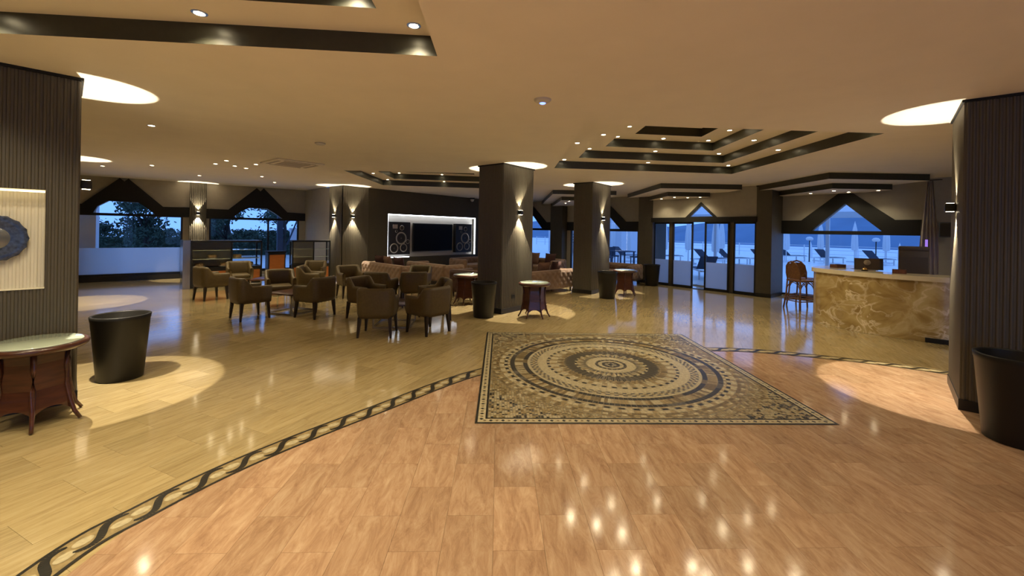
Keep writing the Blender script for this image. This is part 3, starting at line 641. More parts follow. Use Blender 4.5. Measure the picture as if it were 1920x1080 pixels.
def pillar(N, u, v, lu, lv, lab, niche=None):
    """N near corner; faces: N->N+u*lu and N->N+v*lv face the camera"""
    N = Vector((N[0], N[1], 0)); u = Vector((*u, 0)).normalized(); v = Vector((*v, 0)).normalized()
    g = empty('pillar', N + u * lu / 2 + v * lv / 2); tag(g, lab, 'pillar', 'fluted taupe pillars'); o = -g.location
    A, B, C, Dd = N, N + u * lu, N + u * lu + v * lv, N + v * lv
    m = MB(); z0, z1 = .1, H - .025
    fluted(m, B + o, v, u, 0, lv, z0, z1); fluted(m, C + o, -u, v, 0, lu, z0, z1); fluted(m, Dd + o, -v, -u, 0, lv, z0, z1)
    if niche:
        s0, s1, q0, q1 = niche
        fluted(m, A + o, u, -v, 0, s0, z0, z1); fluted(m, A + o, u, -v, s1, lu, z0, z1); fluted(m, A + o, u, -v, s0, s1, z0, q0); fluted(m, A + o, u, -v, s0, s1, q1, z1)
        nb_ = MB(); dpt = .11
        p0, p1 = A + o + u * s0, A + o + u * s1
        for a, b in ((p0, p0 + v * dpt), (p1, p1 + v * dpt)): nb_.face([(a.x, a.y, q0), (b.x, b.y, q0), (b.x, b.y, q1), (a.x, a.y, q1)])
        for z in (q0, q1): nb_.face([(*(p0 - v * .012).xy, z), (*(p1 - v * .012).xy, z), (*(p1 + v * dpt).xy, z), (*(p0 + v * dpt).xy, z)])
        for a in (p0, p1): nb_.face([(*(a - v * .016).xy, q0), (*a.xy, q0), (*a.xy, q1), (*(a - v * .016).xy, q1)])
        nb_.build('niche_reveal', M['niche'], g)
        bk = MB(); fluted(bk, A + o + v * dpt, u, -v, s0, s1, q0, q1); bk.build('niche_back', M['niche'], g)
    else: fluted(m, A + o, u, -v, 0, lu, z0, z1)
    m.build('shaft', M['flute'], g)
    for nm, e, q0, q1, mm in (('base_strip', .014, 0, .1, 'black'), ('cap_strip', .022, H - .025, H - .001, 'trim')):
        m = MB(); m.prism([tuple((p + o + du * u * e + dv * v * e).xy) for p, du, dv in ((A, -1, -1), (B, 1, -1), (C, 1, 1), (Dd, -1, 1))], q0, q1); m.build(nm, M[mm], g)
    return A, B, C, Dd, u, v
sb = {}
for k_, e_ in P_SCONCE.items():
    d_ = bpy.data.lights.new('sconce_beam', 'SPOT'); d_.energy = e_; d_.color = SCONCE; d_.spot_size = R(61); d_.spot_blend = .06; d_.shadow_soft_size = .012; sb[k_] = d_
sc = MB(); sc.rbox(-.042, .042, -.092, -.012, -.042, .042, .01, 2); sc_body = sc.data('housing', M['black'])
sc = MB(); sc.box(-.03, .03, -.025, .0, -.03, .03); sc_br = sc.data('bracket', M['black'])
sc = MB(); sc.box(-.03, .03, -.08, -.025, .0425, .044); sc.box(-.03, .03, -.08, -.025, -.044, -.0425); sc_l = sc.data('lens', emis('sconce_lens', (1, .85, .6), 30))
def sconce(p, n, lab, z=1.97):
    g = empty('wall_sconce', (p[0], p[1], z), math.atan2(n[1], n[0]) + math.pi / 2); tag(g, lab, 'wall lamp', 'up and down wall sconces')
    for me, nm in ((sc_body, 'housing'), (sc_br, 'bracket'), (sc_l, 'lens')):
        o = bpy.data.objects.new(nm, me); col.objects.link(o); o.parent = g
    for rx, dz, k_ in ((0, -.052, 'down'), (math.pi, .052, 'up')):
        o = bpy.data.objects.new('sconce_beam', sb[k_]); col.objects.link(o); o.parent = g; o.location = (0, -.055, dz); o.rotation_euler = (rx, 0, 0)
def mid(a, b): return ((a + b) / 2).xy
uu, vv = (.629, .777), (-.777, .629)
A, B, C, Dd, u, v = pillar((-.2, 7.97), uu, vv, .97, .64, 'fluted dark pillar in the centre with lit right face')
sconce(mid(A, B), -v.xy, 'up-down sconce on the lit face of the centre pillar'); sconce(mid(Dd, C), v.xy, 'up-down sconce on the hidden back face of the centre pillar')
A, B, C, Dd, u, v = pillar((2.04, 10.72), (.62, .785), (-.785, .62), 1.05, .55, 'fluted dark pillar right of centre, farther back by the sofas')
sconce(mid(A, B), -v.xy, 'up-down sconce on the pillar right of centre'); sconce(mid(Dd, C), v.xy, 'up-down sconce on the hidden face of the pillar right of centre')
# big right pillar: N near corner, u runs right/near, v left/back
A, B, C, Dd, u, v = pillar((4.22, 3.90), (.742, -.67), (.67, .742), .95, .95, 'big fluted dark pillar at the right edge')
sconce(mid(A, Dd), -u.xy, 'up-down sconce on the big right pillar, facing the mosaic', 1.92)
# big left pillar
PLc = Vector((-3.90, 3.73)); lu = .95; Nl = PLc - U.xy * lu
A, B, C, Dd, u, v = pillar(Nl, U.xy, V.xy, lu, .62, 'big fluted dark pillar at the left edge with plate niche', niche=(.195, .755, 1.035, 1.88))
sconce(mid(B, C), u.xy, 'up-down sconce on the far face of the big left pillar')
nm_ = MB(); Mn = frame(Nl, U.xy)
nm_.box(.20, .75, .015, .035, 1.86, 1.875, M=Mn); tag(nm_.build('niche_lamp_strip', M['ledw']), 'warm light strip at the top of the plate niche', 'light strip')
pl = empty('wall_plate', Mn @ Vector((.465, .10, 1.465)), math.atan2(U.y, U.x)); tag(pl, 'round blue-grey decorative plate hung in the lit pillar niche', 'plate')
def disc(r_prof, nm, mt, scal=0):
    m = MB(); n_ = 48; vs_ = []
    for r, y in r_prof:
        for t in range(n_):
            rr = r * (1 + (scal * math.cos(t * math.pi * 2 * 16 / n_) if r > .15 else 0)); vs_.append((rr * math.cos(2 * math.pi * t / n_), y, rr * math.sin(2 * math.pi * t / n_)))
    m.mesh(vs_, [(j * n_ + t, j * n_ + (t + 1) % n_, (j + 1) * n_ + (t + 1) % n_, (j + 1) * n_ + t) for j in range(len(r_prof) - 1) for t in range(n_)], 0, True); m.build(nm, mt, pl)
disc([(.001, 0), (.15, -.01), (.195, -.03), (.19, -.036), (.145, -.018), (.001, -.012)], 'plate_rim', M['plate'], .025); disc([(.095, -.014), (.085, -.024), (.06, -.02), (.05, -.03), (.001, -.026)], 'plate_centre', M['plateg'])
# pillar hidden behind the big left one (only its light pools show)
F2 = Vector((-8.55, 8.05)); N2 = F2 - U.xy * .95
A, B, C, Dd, u, v = pillar(N2, U.xy, V.xy, .95, .62, 'fluted pillar hidden behind the big left pillar')
sconce(mid(B, C), u.xy, 'sconce behind the big left pillar, casting a far floor pool')
# corner pillar by the TV wall (fluted cladding)
Nt = Vector((-5.2, 12.7, 0)); ut = Vector((TVD[0], TVD[1], 0)).normalized(); vt = Vector((-.55, .43, 0)).normalized()
g = empty('pillar', Nt); tag(g, 'fluted corner pillar left of the television wall with two sconces', 'pillar', 'fluted taupe pillars')
nt_ = Vector((ut.y, -ut.x, 0)); nv_ = Vector((-vt.y, vt.x, 0)) * -1
nv_ = Vector((-.43, -.55, 0)).normalized()
m = MB(); fluted(m, nt_ * .05, ut, nt_, -.03, .82, .1, H - .02); fluted(m, nv_ * .05, vt, nv_, -.03, .70, .1, H - .02)
p = ut * .82 + nt_ * .05; q = ut * .82 - nt_ * .02; m.face([(p.x, p.y, .1), (q.x, q.y, .1), (q.x, q.y, H), (p.x, p.y, H)]); m.build('shaft', M['flute'], g)
Pc = Nt + (ut * .28 + nt_ * .05); sconce(Pc.xy, nt_.xy, 'right sconce on the corner pillar by the television wall'); Pc = Nt + (vt * .36 + nv_ * .05); sconce(Pc.xy, nv_.xy, 'left sconce on the corner pillar by the television wall')
# pilaster on left wall
g = struct(empty('trim_11', at_(FL, 2.56, 0, 0)))
dL = Vector((LD[0], LD[1], 0)).normalized(); nL = Vector((dL.y, -dL.x, 0))
m = MB(); fluted(m, -dL * .21 + nL * .08, dL, nL, 0, .42, 0, H)
for s in (-.21, .21):
    a = dL * s; b = dL * s + nL * .08; m.face([(a.x, a.y, 0), (b.x, b.y, 0), (b.x, b.y, H), (a.x, a.y, H)])
m.build('shaft', M['flute'], g); Pc = at_(FL, 2.56, -.08, 0); sconce(Pc.xy, nL.xy, 'up-down sconce on the pilaster between the left windows')

# ------------------------------------------------------------------ furniture
# ---- tub armchairs
def make_chair():
    g = empty('tub_armchair')
    path = [(-.265, .25), (-.275, .08), (-.275, -.06)] + [(-.155 + .12 * math.cos(R(a)), -.155 + .12 * math.sin(R(a))) for a in range(180, 271, 15)] + [(0, -.282)] + [(.155 + .12 * math.cos(R(a)), -.155 + .12 * math.sin(R(a))) for a in range(270, 361, 15)] + [(.275, -.06), (.275, .08), (.265, .25)]
    def top(x, y):
        t = max(0, min(1, (-.10 - y) / .07)); return .575 + .02 * (.25 - y) + (.715 - .575) * t * t * (3 - 2 * t)
    m = MB(); rows = []; n = len(path)
    for i, (x, y) in enumerate(path):
        a = Vector(path[max(i - 1, 0)]); b = Vector(path[min(i + 1, n - 1)]); d = (b - a).normalized(); nn = Vector((d.y, -d.x)) * -1
        inn = Vector((-d.y, d.x)); T = top(x, y); th = .075
        o = Vector((x, y)); k = .92 if True else 1
        lo = o + inn * .03
        rows.append([(lo.x, lo.y, .285), (*(o + inn * .008).xy, .36), (o.x, o.y, T - .05), (*(o + inn * .01).xy, T - .012), (*(o + inn * .035).xy, T), (*(o + inn * .062).xy, T - .012), (*(o + inn * th).xy, T - .05), (*(o + inn * th).xy, .30)])
    K = len(rows[0]); vs_ = [p for r in rows for p in r]
    fs_ = [(i * K + j, i * K + (j + 1) % K, (i + 1) * K + (j + 1) % K, (i + 1) * K + j) for i in range(n - 1) for j in range(K)] + [tuple(range(K)), tuple(range((n - 1) * K, n * K))[::-1]]
    m.mesh(vs_, fs_, 0, True); m.build('tub_shell', M['leather'], g)
    m = MB(); m.rbox(-.20, .20, -.20, .262, .285, .345, .02, 2); m.build('seat_frame', M['leather'], g)
    m = MB(); m.rbox(-.198, .198, -.205, .275, .345, .43, .035, 3); m.build('seat', M['leather'], g)
    for sx in (-1, 1):
        for sy in (-1, 1):
            m = MB(); m.frustum((sx * .235, sy * .225 + (.0), 0), (.014, .014), (sx * .215, sy * .20, .30), (.026, .026)); m.build('leg', M['leg'], g)
    tag(g, 'x', 'armchair', 'olive brown tub armchairs'); return g
chair = make_chair(); first = True
CH = [(-2.02, 6.30, 95, 'olive-brown tub armchair nearest the camera, seen from behind, left of the front pair'),
      (-1.30, 6.52, 143, 'olive-brown tub armchair right of the front pair, nearest the centre planter'),
      (-2.62, 7.50, -25, 'olive-brown tub armchair just behind the nearest left one, turned right'),
      (-1.38, 7.46, 205, 'olive-brown tub armchair just behind the right front one, turned left'),
      (-4.58, 7.28, 52, 'olive-brown tub armchair front left of the left steel table'),
      (-3.55, 7.52, 160, 'olive-brown tub armchair right of the left steel table, seen from behind'),
      (-4.72, 8.48, -55, 'olive-brown tub armchair behind the left steel table, facing the camera'),
      (-6.55, 9.05, 60, 'olive-brown tub armchair farthest left, before the first display case'),
      (-6.75, 10.3, -50, 'olive-brown tub armchair against the first display case, half hidden'),
      (-4.62, 9.55, 10, 'olive-brown tub armchair before the orange counter, seen from its side'),
      (-5.20, 10.9, -80, 'olive-brown tub armchair before the second display case'),
      (-3.78, 9.72, -50, 'olive-brown tub armchair standing alone by the corner pillar'),
      (-2.72, 8.62, 75, 'olive-brown tub armchair in the back row, left, seen from behind'),
      (-2.08, 8.75, 110, 'olive-brown tub armchair in the back row, right, seen from behind'),
      (-2.25, 10.0, -95, 'olive-brown tub armchair farthest back, facing the camera before the sofas')]
for i, (x, y, a, lab) in enumerate(CH):
    if i == 0: chair.location = (x, y, 0); chair.rotation_euler = (0, 0, R(a - 90)); chair['label'] = lab
    else: copy_thing(chair, (x, y, 0), R(a - 90), lab)
# ---- steel coffee tables
def make_table():
    g = empty('coffee_table'); hs = .29
    m = MB(); m.rbox(-hs - .02, hs + .02, -hs - .02, hs + .02, .355, .385, .008, 2); m.build('tabletop', M['walnut'], g)
    for sx in (-1, 1):
        for sy in (-1, 1): m = MB(); m.box(sx * hs - .012, sx * hs + .012, sy * hs - .012, sy * hs + .012, 0, .355); m.build('leg', M['chrome'], g)
    m = MB()
    for s in (-1, 1): m.box(-hs + .012, hs - .012, s * hs - .012, s * hs + .012, .0, .024); m.box(s * hs - .012, s * hs + .012, -hs + .012, hs - .012, .0, .024)
    m.build('base_frame', M['chrome'], g); tag(g, 'x', 'coffee table', 'low steel framed coffee tables'); return g
tb = make_table(); tb.location = (-4.15, 7.88, 0); tb.rotation_euler = (0, 0, R(-20)); tb['label'] = 'low steel-framed coffee table in the left group of armchairs'
copy_thing(tb, (-1.95, 6.98, 0), R(5), 'low steel-framed coffee table between the four front armchairs'); copy_thing(tb, (-2.75, 9.35, 0), R(0), 'low steel-framed coffee table hidden among the back row armchairs'); copy_thing(tb, (-5.75, 9.85, 0), R(10), 'low steel-framed coffee table before the display cases')
# ---- chesterfield sofas
def tuft(m, P, e, f, n, la, lb, pa, pb, amp, mi=0):
    """tufted panel: origin P, axes e (len la), f (len lb), normal n"""
    na = max(8, int(la / pa * 8)); nb = max(6, int(lb / pb * 8)); vs_ = []
    for i in range(na + 1):
        for j in range(nb + 1):
            a = la * i / na; b = lb * j / nb
            q = abs(math.sin(math.pi * (a / pa + b / pb)) * math.sin(math.pi * (a / pa - b / pb))) ** .55
            ed = min(1, min(a, la - a, b, lb - b) / .03)
            vs_.append(P + e * a + f * b + n * (amp * q + .012) * ed)
    m.mesh(vs_, [(i * (nb + 1) + j, (i + 1) * (nb + 1) + j, (i + 1) * (nb + 1) + j + 1, i * (nb + 1) + j + 1) for i in range(na) for j in range(nb)], mi, True)
X, Y, Z = Vector((1, 0, 0)), Vector((0, 1, 0)), Vector((0, 0, 1))
def make_sofa(L, D, lab, hb=.60, ncush=2, group='tufted brown sofas'):
    """front is +Y, origin at centre of footprint"""
    g = empty('tufted_sofa'); x0, x1, y0, y1 = -L / 2, L / 2, -D / 2, D / 2; t = .16
    m = MB(); m.rbox(x0 + .02, x1 - .02, y0 + .02, y1 - .03, .10, .26, .02, 2); m.build('base', M['velvet'], g)
    bk = MB(); bk.rbox(x0, x1, y0 + .012, y0 + t, .11, hb, .05, 3)
    bo = bk.build('backrest', M['velvet'], g)
    m = MB(); tuft(m, Vector((x1 - .02, y0 + .014, .12)), -X, Z, -Y, L - .04, hb - .16, .20, .20, .022); m.build('tufted_back_panel', M['velvet'], bo)
    m = MB(); tuft(m, Vector((x0 + t, y0 + t - .002, .40)), X, Z, Y, L - 2 * t, hb - .44, .20, .20, .02); m.build('tufted_inner_panel', M['velvet'], bo)
    for s in (-1, 1):
        am = MB(); xa = x0 if s < 0 else x1 - t; am.rbox(xa + .01, xa + t - .01, y0 + t * .6, y1, .11, hb - .02, .05, 3); ao = am.build('armrest', M['velvet'], g)
        m = MB()
        if s < 0: tuft(m, Vector((x0 + .012, y0 + .02, .12)), Y, Z, -X, D - .05, hb - .18, .20, .20, .022)
        else: tuft(m, Vector((x1 - .012, y1 - .03, .12)), -Y, Z, X, D - .05, hb - .18, .20, .20, .022)
        m.build('tufted_side_panel', M['velvet'], ao)
    wv = (L - 2 * t) / ncush
    for k in range(ncush):
        m = MB(); m.rbox(x0 + t + k * wv + .005, x0 + t + (k + 1) * wv - .005, y0 + t, y1 + .01, .255, .385, .04, 3); m.build('seat_cushion', M['velvet'], g)
    for sx in (-1, 1):
        for sy in (-1, 1): m = MB(); m.lathe([(.018, 0), (.022, .05), (.032, .11)], 10, (sx * (L / 2 - .09), sy * (D / 2 - .09))); m.build('leg', M['leg'], g)
    tag(g, lab, 'sofa', group); return g
def place(g, x, y, face_deg): g.location = (x, y, 0); g.rotation_euler = (0, 0, R(face_deg - 90))
AU = math.degrees(math.atan2(U.y, U.x)); AV = AU + 90
def corner_place(g, near, L, D, face):     # near corner of footprint, long axis v, depth axis u
    c = Vector(near) + V.xy * L / 2 + U.xy * D / 2; place(g, c.x, c.y, face)
s1 = make_sofa(2.2, .85, 'long tufted brown sofa left of the group, its dark back toward the armchairs'); corner_place(s1, (-3.02, 11.25), 2.2, .85, AU)
s2 = make_sofa(1.9, .80, 'tufted brown sofa with rose end, just left of the centre pillar'); corner_place(s2, (-1.95, 11.75), 1.9, .80, AU)
s3 = make_sofa(.95, .85, 'single dark tufted armchair beside the planter at the centre pillar', .65, 1, 'tufted single seats'); place(s3, -.92, 10.22, 60); s3.name = 'tufted_armchair'; s3['category'] = 'armchair'
def recolour(g, a, b):
    for o in g.children_recursive:
        if o.type == 'MESH' and o.data.materials and o.data.materials[0] == a: o.data.materials[0] = b
recolour(s3, M['velvet'], M['velvetdk'])
s4 = make_sofa(2.05, .85, 'rose tufted sofa seen from behind, between the two middle pillars'); c = Vector((.28, 9.98)) + Vector((.707, .707)) * 1.025 + Vector((-.707, .707)) * .425; place(s4, c.x, c.y, 135)
s5 = make_sofa(1.9, .80, 'tufted brown sofa right of the second pillar, by the window'); place(s5, 3.25, 13.75, 225)
s6 = make_sofa(2.4, .85, 'far tufted sofa under the windows behind the centre pillar', .62, 3); place(s6, .75, 15.3, 225 + 5)
s7 = make_sofa(1.9, .85, 'far tufted sofa before the television wall'); place(s7, -1.35, 15.35, AU - 90 + 3)
def pillow(x, y, z, rz, tilt, mt, lab, sz=.42):
    g = MB(); n = 10; vs_ = []
    for s in (-1, 1):
        for i in range(n + 1):
            for j in range(n + 1):
                a = -1 + 2 * i / n; b = -1 + 2 * j / n; hgt = .085 * (max(0, 1 - a ** 4) * max(0, 1 - b ** 4)) ** .6
                vs_.append((a * sz / 2 * (1 - .08 * (1 - b * b)), s * hgt, b * sz / 2 * (1 - .08 * (1 - a * a))))
    K = (n + 1) ** 2
    for s in (0, 1):
        g.mesh(vs_[s * K:(s + 1) * K], [(i * (n + 1) + j, (i + 1) * (n + 1) + j, (i + 1) * (n + 1) + j + 1, i * (n + 1) + j + 1) for i in range(n) for j in range(n)], 0, True)
    o = g.build('cushion', mt); o.location = (x, y, z + sz / 2); o.rotation_euler = (R(tilt), 0, R(rz)); tag(o, lab, 'cushion', 'sofa cushions')
def on_sofa(s, lx, ly, tilt, rz, mt, lab, z=.385, sz=.42):
    p = Matrix.Rotation(s.rotation_euler[2], 2) @ Vector((lx, ly)); pillow(s.location.x + p.x, s.location.y + p.y, z, math.degrees(s.rotation_euler[2]) + rz, tilt, mt, lab, sz)
on_sofa(s1, -.55, -.10, 14, 6, M['cushdk'], 'dark maroon cushion on the long left sofa'); on_sofa(s1, -.1, -.10, 14, -5, M['cush'], 'rose cushion on the long left sofa'); on_sofa(s1, .5, -.10, 14, 8, M['cushdk'], 'dark maroon cushion at the far end of the long left sofa')
on_sofa(s4, -.6, -.10, 16, 5, M['cushdk'], 'dark cushion at the right end of the rose sofa'); on_sofa(s4, .05, -.1, 16, -8, M['cush'], 'rose cushion in the middle of the rose sofa'); on_sofa(s4, .55, -.1, 16, 4, M['cushdk'], 'dark cushion at the pillar end of the rose sofa')
on_sofa(s6, .7, -.1, 15, 5, M['cushdk'], 'dark cushion on the far window sofa, left', sz=.44); on_sofa(s6, 0, -.1, 15, -5, M['cush'], 'rose cushion on the far window sofa, middle', sz=.44); on_sofa(s6, -.7, -.1, 15, 6, M['cushdk'], 'dark cushion on the far window sofa, right', sz=.44)
on_sofa(s5, .45, -.1, 15, 5, M['cushdk'], 'dark cushion on the sofa right of the second pillar')
# ---- round side tables
def make_round():
    g = empty('round_side_table')
    m = MB(); m.lathe([(.255, .585), (.285, .59), (.30, .605), (.305, .62), (.295, .638), (.27, .642), (.27, .636)], 40); m.build('rim', M['walnut'], g)
    m = MB(); m.lathe([(.27, .637), (.27, .646), (.262, .649)], 40); m.build('glass_top', M['ptop'], g)
    n = 6; mb_ = MB()
    rp = [(.205, .585), (.195, .50), (.20, .30), (.225, .155)]
    for k in range(n):
        a0 = 2 * math.pi * k / n; a1 = 2 * math.pi * (k + 1) / n
        for (ra, za), (rb, zb) in zip(rp, rp[1:]): mb_.face([(ra * math.cos(a0), ra * math.sin(a0), za), (rb * math.cos(a0), rb * math.sin(a0), zb), (rb * math.cos(a1), rb * math.sin(a1), zb), (ra * math.cos(a1), ra * math.sin(a1), za)])
        arc = []
        for q in range(9):      # arched apron under each panel
            t = q / 8; a = a0 + (a1 - a0) * t; cx = (1 - t) * math.cos(a0) + t * math.cos(a1); cy = (1 - t) * math.sin(a0) + t * math.sin(a1); arc.append((.225 * cx, .225 * cy, .155 - .055 * abs(2 * t - 1) ** 2.2))
        top_ = [(.225 * ((1 - q / 8) * math.cos(a0) + q / 8 * math.cos(a1)), .225 * ((1 - q / 8) * math.sin(a0) + q / 8 * math.sin(a1)), .156) for q in range(9)]
        for q in range(8): mb_.face([top_[q], arc[q], arc[q + 1], top_[q + 1]])
    mb_.build('body', M['walnut'], g)
    for k in range(n):
        a = 2 * math.pi * k / n; ca, sa = math.cos(a), math.sin(a); pts = [(.205, .585), (.197, .45), (.205, .30), (.228, .16), (.255, .07), (.295, .008)]
        m = MB(); m.tube([(r * ca, r * sa, z) for r, z in pts], .019, 8, r1=.013); m.build('leg', M['walnut'], g)
    tag(g, 'x', 'side table', 'round walnut side tables'); return g
rt = make_round(); rt.location = (.42, 7.80, 0); rt['label'] = 'round walnut side table with pale top at the centre pillar'
copy_thing(rt, (-.98, 9.05, 0), R(20), 'round walnut side table with pale top behind the centre planter'); copy_thing(rt, (2.92, 10.75, 0), R(10), 'round walnut side table with pale top at the pillar right of centre')
t4 = copy_thing(rt, (-3.81, 3.34, 0), R(15), 'round walnut side table with pale top at the left edge, before the plate niche'); t4.scale = (1.0, 1.0, 1.0)
# ---- planters
def make_planter():
    g = empty('tapered_planter'); hh = .66
    m = MB(); m.lathe([(.205, 0), (.215, .004), (.272, hh - .05), (.276, hh - .045), (.282, hh - .004), (.278, hh), (.258, hh), (.254, hh - .01), (.20, .06)], 40); m.build('pot', M['planter'], g)
    m = MB(); m.lathe([(.001, hh - .16), (.24, hh - .16)], 24, caps=False); m.build('liner', M['planterin'], g)
    tag(g, 'x', 'planter', 'tapered black planters'); return g
pt = make_planter(); pt.location = (-4.07, 4.34, 0); pt.scale = (.86, .86, 1.0); pt['label'] = 'tapered black planter standing in the light pool beside the left pillar'
copy_thing(pt, (-.52, 7.72, 0), 0, 'tapered black planter at the left corner of the centre pillar').scale = (.86, .86, .98)
copy_thing(pt, (2.33, 10.18, 0), 0, 'tapered black planter at the pillar right of centre').scale = (.86, .86, .98); copy_thing(pt, (4.28, 12.75, 0), 0, 'tapered black planter left of the sliding doors').scale = (.86, .86, .98); copy_thing(pt, (4.04, 3.30, 0), 0, 'tapered black planter at the right edge before the big pillar').scale = (.92, .92, 1.03)
# ---- bar
bar = empty('bar_counter', (6.3, 7.2, 0)); tag(bar, 'curved bar counter with golden veined onyx front and cream stone top', 'bar counter')
bp_ = spline([(7.7, 9.1), (7.05, 8.75), (6.35, 8.38), (5.76, 7.95), (5.75, 7.42), (5.98, 6.82), (6.55, 6.30), (7.3, 5.95), (8.2, 5.75)], 8)
def bar_strip(off0, off1, z0, z1):
    m = MB(); o0, o1 = [], []
    for i, p in enumerate(bp_):
        d = (bp_[min(i + 1, len(bp_) - 1)] - bp_[max(0, i - 1)]).normalized(); n_ = Vector((-d.y, d.x)); o0.append(p + n_ * off0); o1.append(p + n_ * off1)
    n = len(bp_); vs_ = [(q.x - 6.3, q.y - 7.2, z) for z in (z0, z1) for row in (o0, o1) for q in row]
    fs_ = []
    for i in range(n - 1): fs_ += [(i, i + 1, 2 * n + i + 1, 2 * n + i), (n + i + 1, n + i, 3 * n + i, 3 * n + i + 1), (2 * n + i, 2 * n + i + 1, 3 * n + i + 1, 3 * n + i), (i + 1, i, n + i, n + i + 1)]
    fs_ += [(0, 2 * n, 3 * n, n), (n - 1, 2 * n - 1, 4 * n - 1, 3 * n - 1)]
    m.mesh(vs_, fs_, 0, False); return m
bar_strip(0, .07, .0, .935).build('onyx_front', M['onyx'], bar); bar_strip(-.035, .52, .935, 1.01).build('stone_top', M['marble'], bar); bar_strip(.10, .48, .08, .93).build('bar_body', M['greybox'], bar)
m = MB(); m.box(-.18, .18, -.02, .02, 0, .07, M=Matrix.Translation((6.28 - 6.3 + .24, 6.30 - 7.2, 0)) @ Matrix.Rotation(R(-40), 4, 'Z')); m.build('kick_plate', M['black'], bar)
# back counter + things on the bar
bt = empty('menu_stand', (6.42, 7.50, 1.016), R(-35)); tag(bt, 'dark framed menu stand with emblem standing on the bar', 'menu stand')
m = MB(); m.box(-.20, .20, -.012, .012, 0, .20, M=Matrix.Rotation(R(-12), 4, 'X')); m.build('board', M['menu'], bt)
m = MB(); m.lathe([(.001, 0), (.05, 0), (.05, .002), (.001, .002)], 18, caps=False); o = m.build('emblem', M['menulight'], bt); o.location = (-.02, -.01, .125); o.rotation_euler = (R(78), 0, 0)
m = MB(); m.box(-.20, -.185, -.018, .014, 0, .2, M=Matrix.Rotation(R(-12), 4, 'X')); m.box(.15, .20, -.018, .014, 0, .2, M=Matrix.Rotation(R(-12), 4, 'X')); m.build('side_strip', M['black'], bt)
bl = empty('service_bell', (6.14, 7.25, 1.01)); tag(bl, 'small shiny service bell on the bar before the menu stand', 'bell')
m = MB(); m.lathe([(.048, 0), (.048, .012), (.036, .016)], 16); m.build('base', M['black'], bl); m = MB(); m.lathe([(.042, .018), (.040, .034), (.026, .052), (.006, .058), (.006, .07), (.001, .072)], 16); m.build('dome', M['gold'], bl)
def wbox(nm, x, y, rz, sx, sy, sz, lab):
    g = empty(nm, (x, y, 1.01), R(rz)); tag(g, lab, 'box')
    m = MB()
    for a in ((-sx, sx, -sy, -sy + .008), (-sx, sx, sy - .008, sy), (-sx, -sx + .008, -sy, sy), (sx - .008, sx, -sy, sy)): m.box(*a, 0, sz)
    m.box(-sx, sx, -sy, sy, 0, .006); m.build('tray_sides', M['redbox'], g)
    m = MB(); m.box(-sx * .8, sx * .8, -sy * .7, sy * .7, .006, sz * .8); m.build('contents', M['cushdk'], g)
wbox('wooden_box', 6.22, 7.95, 20, .12, .07, .06, 'brown wooden box on the left end of the bar'); wbox('napkin_box', 6.38, 6.86, -40, .085, .06, .065, 'small brown box in the middle of the bar top')
fr = empty('coffee_cabinet', (7.74, 8.04, 0), R(-42)); tag(fr, 'tall grey-brown cabinet standing behind the bar by the window', 'cabinet'); fr.scale = (.72, .85, .99)
m = MB(); m.rbox(-.29, .29, -.25, .25, .06, 1.43, .02, 2); m.build('body', M['greybox'], fr); m = MB(); m.box(-.27, .27, -.262, -.25, .1, 1.25); m.build('door', M['greybox'], fr); m = MB(); m.rbox(-.295, .295, -.26, .25, 1.36, 1.45, .03, 3); m.build('rounded_top', M['greybox'], fr); m = MB(); m.box(-.25, .25, -.22, .22, 0, .06); m.build('plinth', M['black'], fr)
# curtain, strip and small speaker at right end of sea wall
cu = empty('curtain', (8.75, 8.75, 0)); tag(cu, 'gathered grey curtain hanging beside the bar window', 'curtain')
m = MB(); vs_ = []
for j in range(15):
    z = .05 + j * 2.75 / 14; wz = .30 - .20 * max(0, (z - 1.3) / 1.5) ** 1.2
    for i in range(33):
        t = i / 32; s = (t - .5) * wz; dpt = .03 * math.sin(t * math.pi * 9 + z * .4); vs_.append((WD.x * s + .76 * dpt, WD.y * s + .65 * dpt, z))
m.mesh(vs_, [(j * 33 + i, j * 33 + i + 1, (j + 1) * 33 + i + 1, (j + 1) * 33 + i) for j in range(14) for i in range(32)], 0, True); m.build('cloth', M['cloth'], cu)
m = MB(); m.tube([(-.12, .14, 2.82), (.12, -.14, 2.82)], .012); m.build('rod', M['black'], cu)
m = MB(); m.box(-.02, .02, -.01, .01, 0, .55); tag(m.build('light_tube', M['purple'], None, (8.50, 8.55, 1.02), R(-50)), 'dim purple light tube standing beside the curtain', 'light tube')
sp_ = empty('small_speaker', (8.62, 8.22, 1.62), R(-60)); tag(sp_, 'small blue-grey speaker box mounted high beside the curtain', 'speaker')
m = MB(); m.rbox(-.12, .12, -.12, .10, 0, .30, .015, 2); m.build('cabinet', M['bluegrey'], sp_); m = MB(); m.box(-.10, .10, -.126, -.118, .02, .28); m.build('grille', M['spk'], sp_); m = MB(); m.box(-.03, .03, .08, .5, .1, .2); m.build('bracket', M['black'], sp_)
